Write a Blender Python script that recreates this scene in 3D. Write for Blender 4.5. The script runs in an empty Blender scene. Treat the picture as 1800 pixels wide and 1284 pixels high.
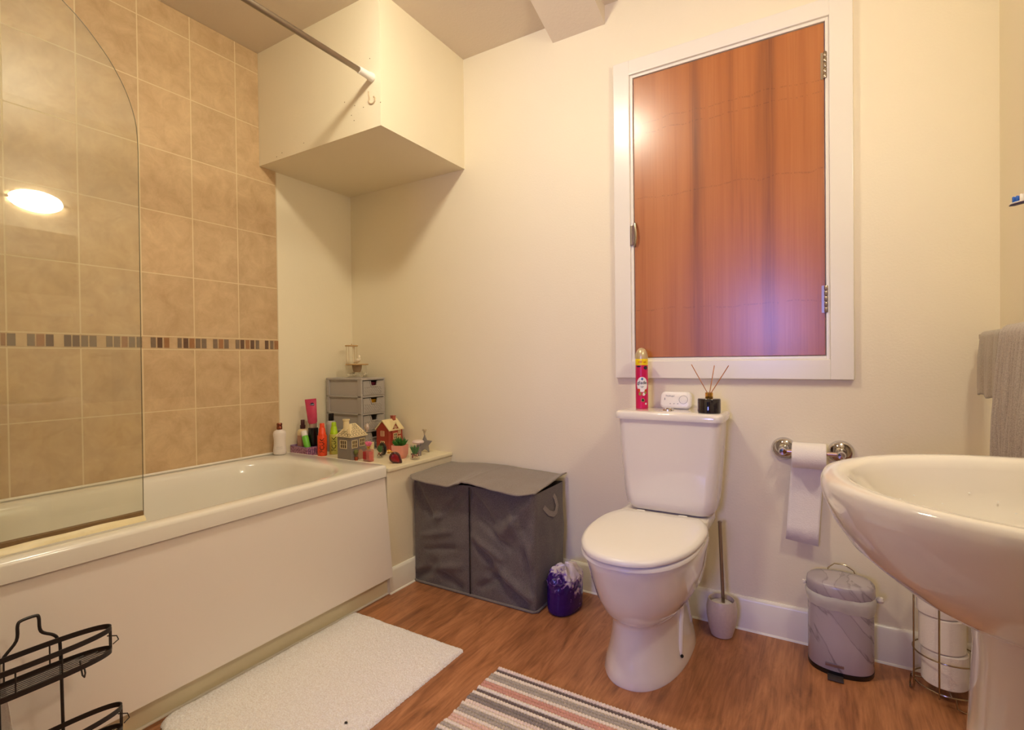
import bpy, bmesh, math, random
from mathutils import Vector, Matrix, Euler
random.seed(7)
PI = math.pi
scene = bpy.context.scene
COL = scene.collection

# ------------------------------------------------------------ camera
F_PX, YAW, PITCH, ROLL = 902.729, -0.540967, -0.00982152, -0.01109218
CAM = Vector((2.29954, -2.05443, 1.0))
cy_, sy_, cp_, sp_ = math.cos(YAW), math.sin(YAW), math.cos(PITCH), math.sin(PITCH)
fwd = Vector((sy_ * cp_, cy_ * cp_, sp_)); rgt = Vector((cy_, -sy_, 0)); upv = rgt.cross(fwd)
r2 = rgt * math.cos(ROLL) + upv * math.sin(ROLL); u2 = -rgt * math.sin(ROLL) + upv * math.cos(ROLL)
cd = bpy.data.cameras.new('camera'); cam = bpy.data.objects.new('camera', cd); COL.objects.link(cam)
cam.matrix_world = Matrix(((r2.x, u2.x, -fwd.x, CAM.x), (r2.y, u2.y, -fwd.y, CAM.y), (r2.z, u2.z, -fwd.z, CAM.z), (0, 0, 0, 1)))
cd.sensor_width = 36.0; cd.sensor_fit = 'HORIZONTAL'; cd.lens = F_PX / 1800 * 36; cd.clip_start = 0.02
scene.camera = cam

# ------------------------------------------------------------ world, lights, exposure
world = bpy.data.worlds.new('world'); scene.world = world; world.use_nodes = True
world.node_tree.nodes['Background'].inputs[0].default_value = (0.55, 0.65, 1.0, 1)
world.node_tree.nodes['Background'].inputs[1].default_value = 0.1
vs = scene.view_settings; vs.view_transform = 'Standard'; vs.look = 'None'; vs.gamma = 1; vs.use_curve_mapping = False
vs.exposure = -0.12
WALL_LAMP = 92.0      # emission of the oval glass shade
CEIL_LAMP = 170.0      # watts of the bulb in the ceiling lamp
DAYLIGHT = 48.0

def area_light(name, loc, rot, sx, sy, power, color):
    l = bpy.data.lights.new(name, 'AREA'); l.shape = 'RECTANGLE'; l.size = sx; l.size_y = sy; l.energy = power; l.color = color
    o = bpy.data.objects.new(name, l); o.location = loc; o.rotation_euler = rot; COL.objects.link(o); return o
area_light('hall_daylight', (1.89, -4.6, 1.38), (PI / 2, 0, 0), 0.65, 0.75, DAYLIGHT, (0.30, 0.33, 1.0))   # cool daylight reaching in through the open doorway behind the viewer

# ------------------------------------------------------------ materials
def lin(c):
    return tuple(((x / 255) / 12.92 if x <= 10 else (((x / 255) + 0.055) / 1.055) ** 2.4) for x in c)
def newmat(name):
    m = bpy.data.materials.new(name); m.use_nodes = True
    return m, m.node_tree.nodes, m.node_tree.links, m.node_tree.nodes['Principled BSDF']
def pmat(name, rgb, rough=0.5, metal=0.0, var=0.06, scale=8.0, bump=0.0, bscale=60.0, spec=0.5, trans=0.0, coat=0.0, emis=None, sub=0.0, alpha=1.0):
    """plain surface with a little procedural variation"""
    m, N, L, B = newmat(name)
    c = lin(rgb)
    tc = N.new('ShaderNodeTexCoord')
    nz = N.new('ShaderNodeTexNoise'); nz.inputs['Scale'].default_value = scale; nz.inputs['Detail'].default_value = 4
    L.new(tc.outputs['Object'], nz.inputs['Vector'])
    mx = N.new('ShaderNodeMix'); mx.data_type = 'RGBA'
    mx.inputs['A'].default_value = tuple(max(0, x * (1 - var)) for x in c) + (1,)
    mx.inputs['B'].default_value = tuple(min(1, x * (1 + var)) for x in c) + (1,)
    L.new(nz.outputs['Fac'], mx.inputs['Factor']); L.new(mx.outputs['Result'], B.inputs['Base Color'])
    B.inputs['Roughness'].default_value = rough; B.inputs['Metallic'].default_value = metal
    B.inputs['Specular IOR Level'].default_value = spec
    B.inputs['Transmission Weight'].default_value = trans; B.inputs['Coat Weight'].default_value = coat
    B.inputs['Alpha'].default_value = alpha
    if sub: B.inputs['Subsurface Weight'].default_value = sub; B.inputs['Subsurface Scale'].default_value = 0.01
    if bump:
        n2 = N.new('ShaderNodeTexNoise'); n2.inputs['Scale'].default_value = bscale; n2.inputs['Detail'].default_value = 5
        L.new(tc.outputs['Object'], n2.inputs['Vector'])
        bp = N.new('ShaderNodeBump'); bp.inputs['Strength'].default_value = bump; bp.inputs['Distance'].default_value = 0.004
        L.new(n2.outputs['Fac'], bp.inputs['Height']); L.new(bp.outputs['Normal'], B.inputs['Normal'])
    if emis:
        B.inputs['Emission Color'].default_value = lin(emis[0]) + (1,); B.inputs['Emission Strength'].default_value = emis[1]
    return m
def nmath(N, L, op, a, b=None, c=None):
    n = N.new('ShaderNodeMath'); n.operation = op
    for i, v in enumerate((a, b, c)):
        if v is None: continue
        if isinstance(v, (int, float)): n.inputs[i].default_value = v
        else: L.new(v, n.inputs[i])
    return n.outputs[0]

M = {}
M['paint'] = pmat('cream_wall_paint', (243, 231, 203), 0.55, var=0.025, scale=3, bump=0.12, bscale=140)
M['ceil'] = pmat('ceiling_paint', (226, 212, 194), 0.7, var=0.03, scale=2.5, bump=0.25, bscale=90)
M['gloss'] = pmat('white_gloss_woodwork', (241, 234, 220), 0.25, var=0.02, scale=4)
M['ivory'] = pmat('ivory_plinth_paint', (236, 224, 190), 0.45, var=0.04, scale=5)
M['acrylic'] = pmat('white_bath_acrylic', (238, 232, 220), 0.16, var=0.01, scale=2, coat=0.3)
M['panel'] = pmat('bath_panel_plastic', (242, 232, 222), 0.35, var=0.015, scale=2)
M['ceramic'] = pmat('white_ceramic', (238, 230, 220), 0.08, var=0.01, scale=2, coat=0.6)
M['plastic'] = pmat('white_plastic', (242, 236, 228), 0.3, var=0.01)
M['chrome'] = pmat('chrome', (215, 212, 212), 0.07, 1.0, var=0.02)
M['steel'] = pmat('brushed_steel', (165, 152, 135), 0.28, 1.0, var=0.1, scale=30)
M['wire'] = pmat('chromed_wire', (170, 155, 135), 0.18, 1.0, var=0.05)
M['black'] = pmat('black_painted_wire', (44, 38, 36), 0.42, 0.3, var=0.15, scale=20)
M['blackp'] = pmat('black_plastic', (22, 18, 20), 0.25, var=0.1)
M['sealant'] = pmat('yellowed_sealant', (226, 208, 160), 0.4, var=0.1, scale=30, bump=0.3, bscale=40)
M['grime'] = pmat('brown_seal', (126, 98, 62), 0.5, var=0.3, scale=30)
M['paper'] = pmat('tissue_paper', (246, 238, 230), 0.9, var=0.02, scale=30, bump=0.3, bscale=220)
M['card'] = pmat('cardboard', (176, 146, 108), 0.9)
M['wood'] = pmat('pale_wood', (196, 158, 104), 0.5, var=0.15, scale=40)
M['reed'] = pmat('reed_stick', (186, 122, 66), 0.6, var=0.15, scale=40)
M['gold'] = pmat('gold_metal', (222, 178, 92), 0.2, 1.0)
M['rosegold'] = pmat('rose_gold_cap', (150, 88, 70), 0.25, 0.9)
M['grout'] = pmat('pale_grout', (222, 204, 168), 0.8)
M['chip_d'] = pmat('dark_mosaic_chip', (102, 76, 58), 0.25, var=0.2, scale=60)
M['chip_g'] = pmat('taupe_mosaic_chip', (128, 108, 88), 0.25, var=0.2, scale=60)
M['chip_r'] = pmat('rust_mosaic_chip', (162, 114, 74), 0.25, var=0.25, scale=60)
M['drawer'] = pmat('grey_drawer_plastic', (176, 168, 162), 0.42, var=0.03)
M['stain'] = pmat('old_glue_stain', (196, 172, 140), 0.8, var=0.2, scale=80)
M['speck'] = pmat('dirt_speck', (120, 92, 60), 0.9, var=0.3)
M['leaf'] = pmat('succulent_leaf', (50, 112, 34), 0.45, var=0.35, scale=60)
M['pink'] = pmat('pink_pot', (232, 158, 138), 0.5, var=0.05)
M['lilac'] = pmat('lilac_bag', (150, 118, 172), 0.3, var=0.2, scale=30)
M['yellow'] = pmat('yellow_wrapper', (224, 160, 20), 0.35, var=0.15, scale=60)
M['plum'] = pmat('plum_packet', (112, 36, 58), 0.3, var=0.4, scale=60)
M['towel'] = None

def clear_glass(name, tint=(0.93, 0.95, 0.9), gl=0.02, haze=0.05, ior=1.5):
    m, N, L, B = newmat(name); N.remove(B)
    out = N['Material Output']
    fr = N.new('ShaderNodeFresnel'); fr.inputs['IOR'].default_value = ior
    tr = N.new('ShaderNodeBsdfTransparent'); tr.inputs[0].default_value = tint + (1,)
    df = N.new('ShaderNodeBsdfDiffuse'); df.inputs[0].default_value = (0.8, 0.78, 0.72, 1)
    nz = N.new('ShaderNodeTexNoise'); nz.inputs['Scale'].default_value = 9; tc = N.new('ShaderNodeTexCoord'); L.new(tc.outputs['Object'], nz.inputs['Vector'])
    g = N.new('ShaderNodeBsdfGlossy'); g.inputs['Roughness'].default_value = gl
    m1 = N.new('ShaderNodeMixShader'); L.new(nmath(N, L, 'MULTIPLY', nz.outputs['Fac'], haze * 2), m1.inputs[0]); L.new(tr.outputs[0], m1.inputs[1]); L.new(df.outputs[0], m1.inputs[2])
    ge = N.new('ShaderNodeNewGeometry'); ff = nmath(N, L, 'MULTIPLY', fr.outputs[0], nmath(N, L, 'SUBTRACT', 1.0, ge.outputs['Backfacing']))
    m2 = N.new('ShaderNodeMixShader'); L.new(ff, m2.inputs[0]); L.new(m1.outputs[0], m2.inputs[1]); L.new(g.outputs[0], m2.inputs[2])
    L.new(m2.outputs[0], out.inputs[0]); return m
M['screen'] = clear_glass('shower_screen_glass', (0.94, 0.94, 0.88), 0.015, 0.05, 1.72)
M['glass'] = clear_glass('small_clear_glass', (0.95, 0.95, 0.93), 0.03, 0.05, 1.22)
M['pinkglass'] = clear_glass('pink_perfume_glass', (0.93, 0.55, 0.5), 0.03, 0.15)
M['redglass'] = clear_glass('dark_red_glass', (0.45, 0.06, 0.07), 0.03, 0.02)
M['liner'] = clear_glass('bin_liner_film', (0.98, 0.96, 0.93), 0.3, 0.62, 1.2)
M['film'] = clear_glass('crinkled_clear_film', (0.9, 0.88, 0.9), 0.1, 0.15, 1.2)

# tiles: square-ish stone-look tiles, pale grout, on the y (along) and z axes of the wall
def tile_mat():
    m, N, L, B = newmat('beige_wall_tile')
    tc = N.new('ShaderNodeTexCoord'); sp = N.new('ShaderNodeSeparateXYZ'); L.new(tc.outputs['Object'], sp.inputs[0])
    Y, Z = sp.outputs['Y'], sp.outputs['Z']
    def line(v, off, pitch, half):
        f = nmath(N, L, 'FRACT', nmath(N, L, 'DIVIDE', nmath(N, L, 'SUBTRACT', v, off), pitch))
        d = nmath(N, L, 'MINIMUM', f, nmath(N, L, 'SUBTRACT', 1.0, f))
        return nmath(N, L, 'LESS_THAN', d, half / pitch)
    a = line(Y, -1.4616 - 0.19715 * 10, 0.19715, 0.0022)
    up = line(Z, 1.112, 0.2525, 0.0020)
    dn = line(Z, 1.059 - 0.2515 * 5, 0.2515, 0.0020)
    hi = nmath(N, L, 'GREATER_THAN', Z, 1.0855)
    b = nmath(N, L, 'ADD', nmath(N, L, 'MULTIPLY', up, hi), nmath(N, L, 'MULTIPLY', dn, nmath(N, L, 'SUBTRACT', 1.0, hi)))
    band = nmath(N, L, 'MULTIPLY', nmath(N, L, 'GREATER_THAN', Z, 1.059), nmath(N, L, 'LESS_THAN', Z, 1.112))
    a2 = nmath(N, L, 'MULTIPLY', a, nmath(N, L, 'SUBTRACT', 1.0, band))
    g = nmath(N, L, 'MINIMUM', nmath(N, L, 'ADD', a2, b), 1.0)
    n1 = N.new('ShaderNodeTexNoise'); n1.inputs['Scale'].default_value = 13; n1.inputs['Detail'].default_value = 8; n1.inputs['Roughness'].default_value = 0.72; n1.inputs['Distortion'].default_value = 0.5
    L.new(tc.outputs['Object'], n1.inputs['Vector'])
    cr = N.new('ShaderNodeValToRGB'); L.new(n1.outputs['Fac'], cr.inputs[0])
    cr.color_ramp.elements[0].position = 0.32; cr.color_ramp.elements[0].color = lin((194, 162, 122)) + (1,)
    cr.color_ramp.elements[1].position = 0.68; cr.color_ramp.elements[1].color = lin((218, 188, 146)) + (1,)
    # each tile a hair lighter or darker
    def cell(v, off, pitch): return nmath(N, L, 'FLOOR', nmath(N, L, 'DIVIDE', nmath(N, L, 'SUBTRACT', v, off), pitch))
    cx = N.new('ShaderNodeCombineXYZ'); L.new(cell(Y, -1.4616, 0.19715), cx.inputs[0]); L.new(cell(Z, 1.112, 0.2525), cx.inputs[1])
    wn = N.new('ShaderNodeTexWhiteNoise'); L.new(cx.outputs[0], wn.inputs['Vector'])
    hs = N.new('ShaderNodeHueSaturation'); L.new(cr.outputs[0], hs.inputs['Color'])
    L.new(nmath(N, L, 'MULTIPLY_ADD', wn.outputs['Value'], 0.10, 0.95), hs.inputs['Value'])
    mx = N.new('ShaderNodeMix'); mx.data_type = 'RGBA'; L.new(g, mx.inputs['Factor']); L.new(hs.outputs[0], mx.inputs['A'])
    mx.inputs['B'].default_value = lin((228, 208, 168)) + (1,)
    L.new(mx.outputs['Result'], B.inputs['Base Color'])
    L.new(nmath(N, L, 'MULTIPLY_ADD', g, 0.4, 0.33), B.inputs['Roughness'])
    bp = N.new('ShaderNodeBump'); bp.inputs['Strength'].default_value = 0.5; bp.inputs['Distance'].default_value = 0.0015
    L.new(nmath(N, L, 'SUBTRACT', nmath(N, L, 'MULTIPLY', n1.outputs['Fac'], 0.25), g), bp.inputs['Height']); L.new(bp.outputs[0], B.inputs['Normal'])
    return m
M['tile'] = tile_mat()

def floor_mat():
    m, N, L, B = newmat('wood_effect_floor')
    tc = N.new('ShaderNodeTexCoord')
    mp = N.new('ShaderNodeMapping'); mp.inputs['Scale'].default_value = (9, 1.6, 1); L.new(tc.outputs['Object'], mp.inputs['Vector'])
    n1 = N.new('ShaderNodeTexNoise'); n1.inputs['Scale'].default_value = 2.2; n1.inputs['Detail'].default_value = 9; n1.inputs['Roughness'].default_value = 0.65; n1.inputs['Distortion'].default_value = 1.6
    L.new(mp.outputs[0], n1.inputs['Vector'])
    mp2 = N.new('ShaderNodeMapping'); mp2.inputs['Scale'].default_value = (60, 4, 1); L.new(tc.outputs['Object'], mp2.inputs['Vector'])
    n2 = N.new('ShaderNodeTexNoise'); n2.inputs['Scale'].default_value = 2; n2.inputs['Detail'].default_value = 5; L.new(mp2.outputs[0], n2.inputs['Vector'])
    cr = N.new('ShaderNodeValToRGB'); e = cr.color_ramp.elements
    f = nmath(N, L, 'MULTIPLY_ADD', n2.outputs['Fac'], 0.35, nmath(N, L, 'MULTIPLY', n1.outputs['Fac'], 0.72))
    L.new(f, cr.inputs[0])
    e[0].position = 0.34; e[0].color = lin((118, 72, 44)) + (1,)
    e[1].position = 0.68; e[1].color = lin((190, 130, 88)) + (1,)
    x = e.new(0.5); x.color = lin((160, 104, 66)) + (1,)
    # planks along y with staggered ends
    sp = N.new('ShaderNodeSeparateXYZ'); L.new(tc.outputs['Object'], sp.inputs[0])
    col = nmath(N, L, 'FLOOR', nmath(N, L, 'DIVIDE', sp.outputs['X'], 0.152))
    yy = nmath(N, L, 'ADD', sp.outputs['Y'], nmath(N, L, 'MULTIPLY', col, 0.437))
    row = nmath(N, L, 'FLOOR', nmath(N, L, 'DIVIDE', yy, 0.915))
    cx = N.new('ShaderNodeCombineXYZ'); L.new(col, cx.inputs[0]); L.new(row, cx.inputs[1])
    wn = N.new('ShaderNodeTexWhiteNoise'); L.new(cx.outputs[0], wn.inputs['Vector'])
    def edge(v, p, h):
        fr = nmath(N, L, 'FRACT', nmath(N, L, 'DIVIDE', v, p)); d = nmath(N, L, 'MINIMUM', fr, nmath(N, L, 'SUBTRACT', 1.0, fr)); return nmath(N, L, 'LESS_THAN', d, h / p)
    seam = nmath(N, L, 'MAXIMUM', edge(sp.outputs['X'], 0.152, 0.0006), edge(yy, 0.915, 0.0006))
    hs = N.new('ShaderNodeHueSaturation'); L.new(cr.outputs[0], hs.inputs['Color'])
    val = nmath(N, L, 'MULTIPLY_ADD', wn.outputs['Value'], 0.16, 0.94)
    L.new(nmath(N, L, 'SUBTRACT', val, nmath(N, L, 'MULTIPLY', seam, 0.18)), hs.inputs['Value'])
    L.new(hs.outputs[0], B.inputs['Base Color']); B.inputs['Roughness'].default_value = 0.38
    L.new(nmath(N, L, 'MULTIPLY_ADD', n1.outputs['Fac'], 0.25, 0.28), B.inputs['Roughness'])
    bp = N.new('ShaderNodeBump'); bp.inputs['Strength'].default_value = 0.15; bp.inputs['Distance'].default_value = 0.001; L.new(n2.outputs['Fac'], bp.inputs['Height']); L.new(bp.outputs[0], B.inputs['Normal'])
    return m
M['floor'] = floor_mat()

def hatch_mat():
    m, N, L, B = newmat('varnished_plywood')
    tc = N.new('ShaderNodeTexCoord')
    mp = N.new('ShaderNodeMapping'); mp.inputs['Scale'].default_value = (16, 1, 0.7); L.new(tc.outputs['Object'], mp.inputs['Vector'])
    n1 = N.new('ShaderNodeTexNoise'); n1.inputs['Scale'].default_value = 1.0; n1.inputs['Detail'].default_value = 5; n1.inputs['Distortion'].default_value = 0.3; L.new(mp.outputs[0], n1.inputs['Vector'])
    mp2 = N.new('ShaderNodeMapping'); mp2.inputs['Scale'].default_value = (170, 1, 3.0); L.new(tc.outputs['Object'], mp2.inputs['Vector'])
    n2 = N.new('ShaderNodeTexNoise'); n2.inputs['Scale'].default_value = 1; n2.inputs['Detail'].default_value = 3; L.new(mp2.outputs[0], n2.inputs['Vector'])
    sp = N.new('ShaderNodeSeparateXYZ'); L.new(tc.outputs['Object'], sp.inputs[0])
    # two dark growth bands of the veneer
    def band(c, w):
        d = nmath(N, L, 'ABSOLUTE', nmath(N, L, 'SUBTRACT', nmath(N, L, 'MULTIPLY_ADD', n2.outputs['Fac'], 0.05, nmath(N, L, 'SUBTRACT', sp.outputs['X'], 0.025)), c)); return nmath(N, L, 'MAXIMUM', nmath(N, L, 'SUBTRACT', 1.0, nmath(N, L, 'DIVIDE', d, w)), 0.0)
    bands = nmath(N, L, 'ADD', band(0.238, 0.055), nmath(N, L, 'ADD', band(0.505, 0.060), nmath(N, L, 'MULTIPLY', band(0.365, 0.02), 0.45)))
    f = nmath(N, L, 'ADD', nmath(N, L, 'MULTIPLY', n1.outputs['Fac'], 0.75), nmath(N, L, 'MULTIPLY', n2.outputs['Fac'], 0.28))
    f = nmath(N, L, 'SUBTRACT', f, nmath(N, L, 'MULTIPLY', nmath(N, L, 'MULTIPLY', bands, n2.outputs['Fac']), 0.50))
    cr = N.new('ShaderNodeValToRGB'); e = cr.color_ramp.elements; L.new(f, cr.inputs[0])
    e[0].position = 0.12; e[0].color = lin((112, 58, 24)) + (1,)
    e[1].position = 0.66; e[1].color = lin((184, 112, 54)) + (1,)
    x = e.new(0.42); x.color = lin((170, 98, 42)) + (1,)
    # faint cross cracks
    n3 = N.new('ShaderNodeTexNoise'); n3.inputs['Scale'].default_value = 9; n3.inputs['Detail'].default_value = 5; L.new(tc.outputs['Object'], n3.inputs['Vector'])
    zz = nmath(N, L, 'MULTIPLY_ADD', n3.outputs['Fac'], 0.05, sp.outputs['Z'])
    def crack(z0): return nmath(N, L, 'LESS_THAN', nmath(N, L, 'ABSOLUTE', nmath(N, L, 'SUBTRACT', zz, z0 + 0.025)), 0.0022)
    ck = nmath(N, L, 'MULTIPLY', nmath(N, L, 'ADD', crack(0.19), nmath(N, L, 'ADD', crack(0.64), nmath(N, L, 'ADD', crack(0.90), crack(0.945)))), nmath(N, L, 'GREATER_THAN', n2.outputs['Fac'], 0.5))
    hs = N.new('ShaderNodeHueSaturation'); L.new(cr.outputs[0], hs.inputs['Color'])
    L.new(nmath(N, L, 'SUBTRACT', 1.0, nmath(N, L, 'MULTIPLY', ck, 0.20)), hs.inputs['Value'])
    L.new(hs.outputs[0], B.inputs['Base Color']); B.inputs['Roughness'].default_value = 0.36
    B.inputs['Coat Weight'].default_value = 0.68; B.inputs['Coat Roughness'].default_value = 0.235; B.inputs['Coat IOR'].default_value = 1.55
    bp = N.new('ShaderNodeBump'); bp.inputs['Strength'].default_value = 0.2; bp.inputs['Distance'].default_value = 0.001; L.new(n2.outputs['Fac'], bp.inputs['Height']); L.new(bp.outputs[0], B.inputs['Normal'])
    return m
M['hatch'] = hatch_mat()

def fabric_mat(name, rgb, rgb2, scale=500, rough=0.9):
    m, N, L, B = newmat(name)
    tc = N.new('ShaderNodeTexCoord')
    n = N.new('ShaderNodeTexNoise'); n.inputs['Scale'].default_value = scale; n.inputs['Detail'].default_value = 2; L.new(tc.outputs['Object'], n.inputs['Vector'])
    cr = N.new('ShaderNodeValToRGB'); L.new(n.outputs['Fac'], cr.inputs[0])
    cr.color_ramp.elements[0].position = 0.35; cr.color_ramp.elements[0].color = lin(rgb) + (1,)
    cr.color_ramp.elements[1].position = 0.65; cr.color_ramp.elements[1].color = lin(rgb2) + (1,)
    L.new(cr.outputs[0], B.inputs['Base Color']); B.inputs['Roughness'].default_value = rough
    B.inputs['Sheen Weight'].default_value = 0.2
    bp = N.new('ShaderNodeBump'); bp.inputs['Strength'].default_value = 0.4; bp.inputs['Distance'].default_value = 0.001; L.new(n.outputs['Fac'], bp.inputs['Height']); L.new(bp.outputs[0], B.inputs['Normal'])
    return m
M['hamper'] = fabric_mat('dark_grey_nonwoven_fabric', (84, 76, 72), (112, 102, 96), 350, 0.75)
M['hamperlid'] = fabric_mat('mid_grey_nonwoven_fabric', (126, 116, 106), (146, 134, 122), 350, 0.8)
M['binding'] = fabric_mat('grey_binding_tape', (112, 104, 96), (128, 118, 108), 500)
M['mat'] = fabric_mat('white_shaggy_pile', (232, 222, 214), (252, 248, 246), 260)
M['towel'] = fabric_mat('taupe_terry_towel', (160, 148, 138), (192, 180, 168), 420)
M['flannel'] = fabric_mat('taupe_face_cloth', (160, 148, 132), (186, 174, 156), 420)
M['curtain'] = fabric_mat('white_curtain_fabric', (232, 222, 214), (240, 232, 224), 300)

def marble_mat():
    m, N, L, B = newmat('grey_marble_print')
    tc = N.new('ShaderNodeTexCoord')
    n0 = N.new('ShaderNodeTexNoise'); n0.inputs['Scale'].default_value = 5; n0.inputs['Detail'].default_value = 6; L.new(tc.outputs['Object'], n0.inputs['Vector'])
    mp = N.new('ShaderNodeMapping'); mp.inputs['Rotation'].default_value = (0, -0.95, 0); L.new(tc.outputs['Object'], mp.inputs['Vector'])
    mp2 = N.new('ShaderNodeMapping'); mp2.inputs['Scale'].default_value = (0.45, 0.8, 2.6); L.new(mp.outputs[0], mp2.inputs['Vector'])
    w = N.new('ShaderNodeTexNoise'); w.inputs['Scale'].default_value = 7; w.inputs['Detail'].default_value = 7; w.inputs['Distortion'].default_value = 0.35; L.new(mp2.outputs[0], w.inputs['Vector'])
    vein = nmath(N, L, 'MAXIMUM', nmath(N, L, 'SUBTRACT', 1.0, nmath(N, L, 'MULTIPLY', nmath(N, L, 'ABSOLUTE', nmath(N, L, 'SUBTRACT', w.outputs['Fac'], 0.5)), 34.0)), 0.0)
    fac = nmath(N, L, 'ADD', nmath(N, L, 'MULTIPLY', vein, nmath(N, L, 'MULTIPLY', n0.outputs['Fac'], 1.1)), nmath(N, L, 'MULTIPLY', nmath(N, L, 'GREATER_THAN', w.outputs['Fac'], 0.5), 0.16))
    cr = N.new('ShaderNodeValToRGB'); e = cr.color_ramp.elements; L.new(fac, cr.inputs[0])
    e[0].position = 0.0; e[0].color = lin((184, 174, 180)) + (1,); e[1].position = 1.0; e[1].color = lin((112, 102, 104)) + (1,)
    L.new(cr.outputs[0], B.inputs['Base Color']); B.inputs['Roughness'].default_value = 0.22
    return m
M['marble'] = marble_mat()

def wrap_mat():
    m, N, L, B = newmat('purple_printed_wrap')
    tc = N.new('ShaderNodeTexCoord'); sp = N.new('ShaderNodeSeparateXYZ'); L.new(tc.outputs['Object'], sp.inputs[0])
    n = N.new('ShaderNodeTexNoise'); n.inputs['Scale'].default_value = 34; n.inputs['Detail'].default_value = 2; n.inputs['Distortion'].default_value = 1.0; L.new(tc.outputs['Object'], n.inputs['Vector'])
    # solid purple low down and in front, patchy clear/white film above and behind
    h = nmath(N, L, 'MULTIPLY_ADD', sp.outputs['Z'], 8.5, nmath(N, L, 'ADD', nmath(N, L, 'MULTIPLY', sp.outputs['Y'], 4.5), nmath(N, L, 'MULTIPLY', sp.outputs['X'], 3.0)))
    f = nmath(N, L, 'ADD', n.outputs['Fac'], nmath(N, L, 'MULTIPLY', nmath(N, L, 'SUBTRACT', h, 0.86), 0.42))
    cr = N.new('ShaderNodeValToRGB'); e = cr.color_ramp.elements; cr.color_ramp.interpolation = 'EASE'; L.new(f, cr.inputs[0])
    e[0].position = 0.50; e[0].color = lin((46, 10, 98)) + (1,); e[1].position = 0.66; e[1].color = lin((216, 202, 204)) + (1,)
    x = e.new(0.56); x.color = lin((128, 92, 168)) + (1,)
    L.new(cr.outputs[0], B.inputs['Base Color']); B.inputs['Roughness'].default_value = 0.2
    return m
M['wrap'] = wrap_mat()

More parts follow.
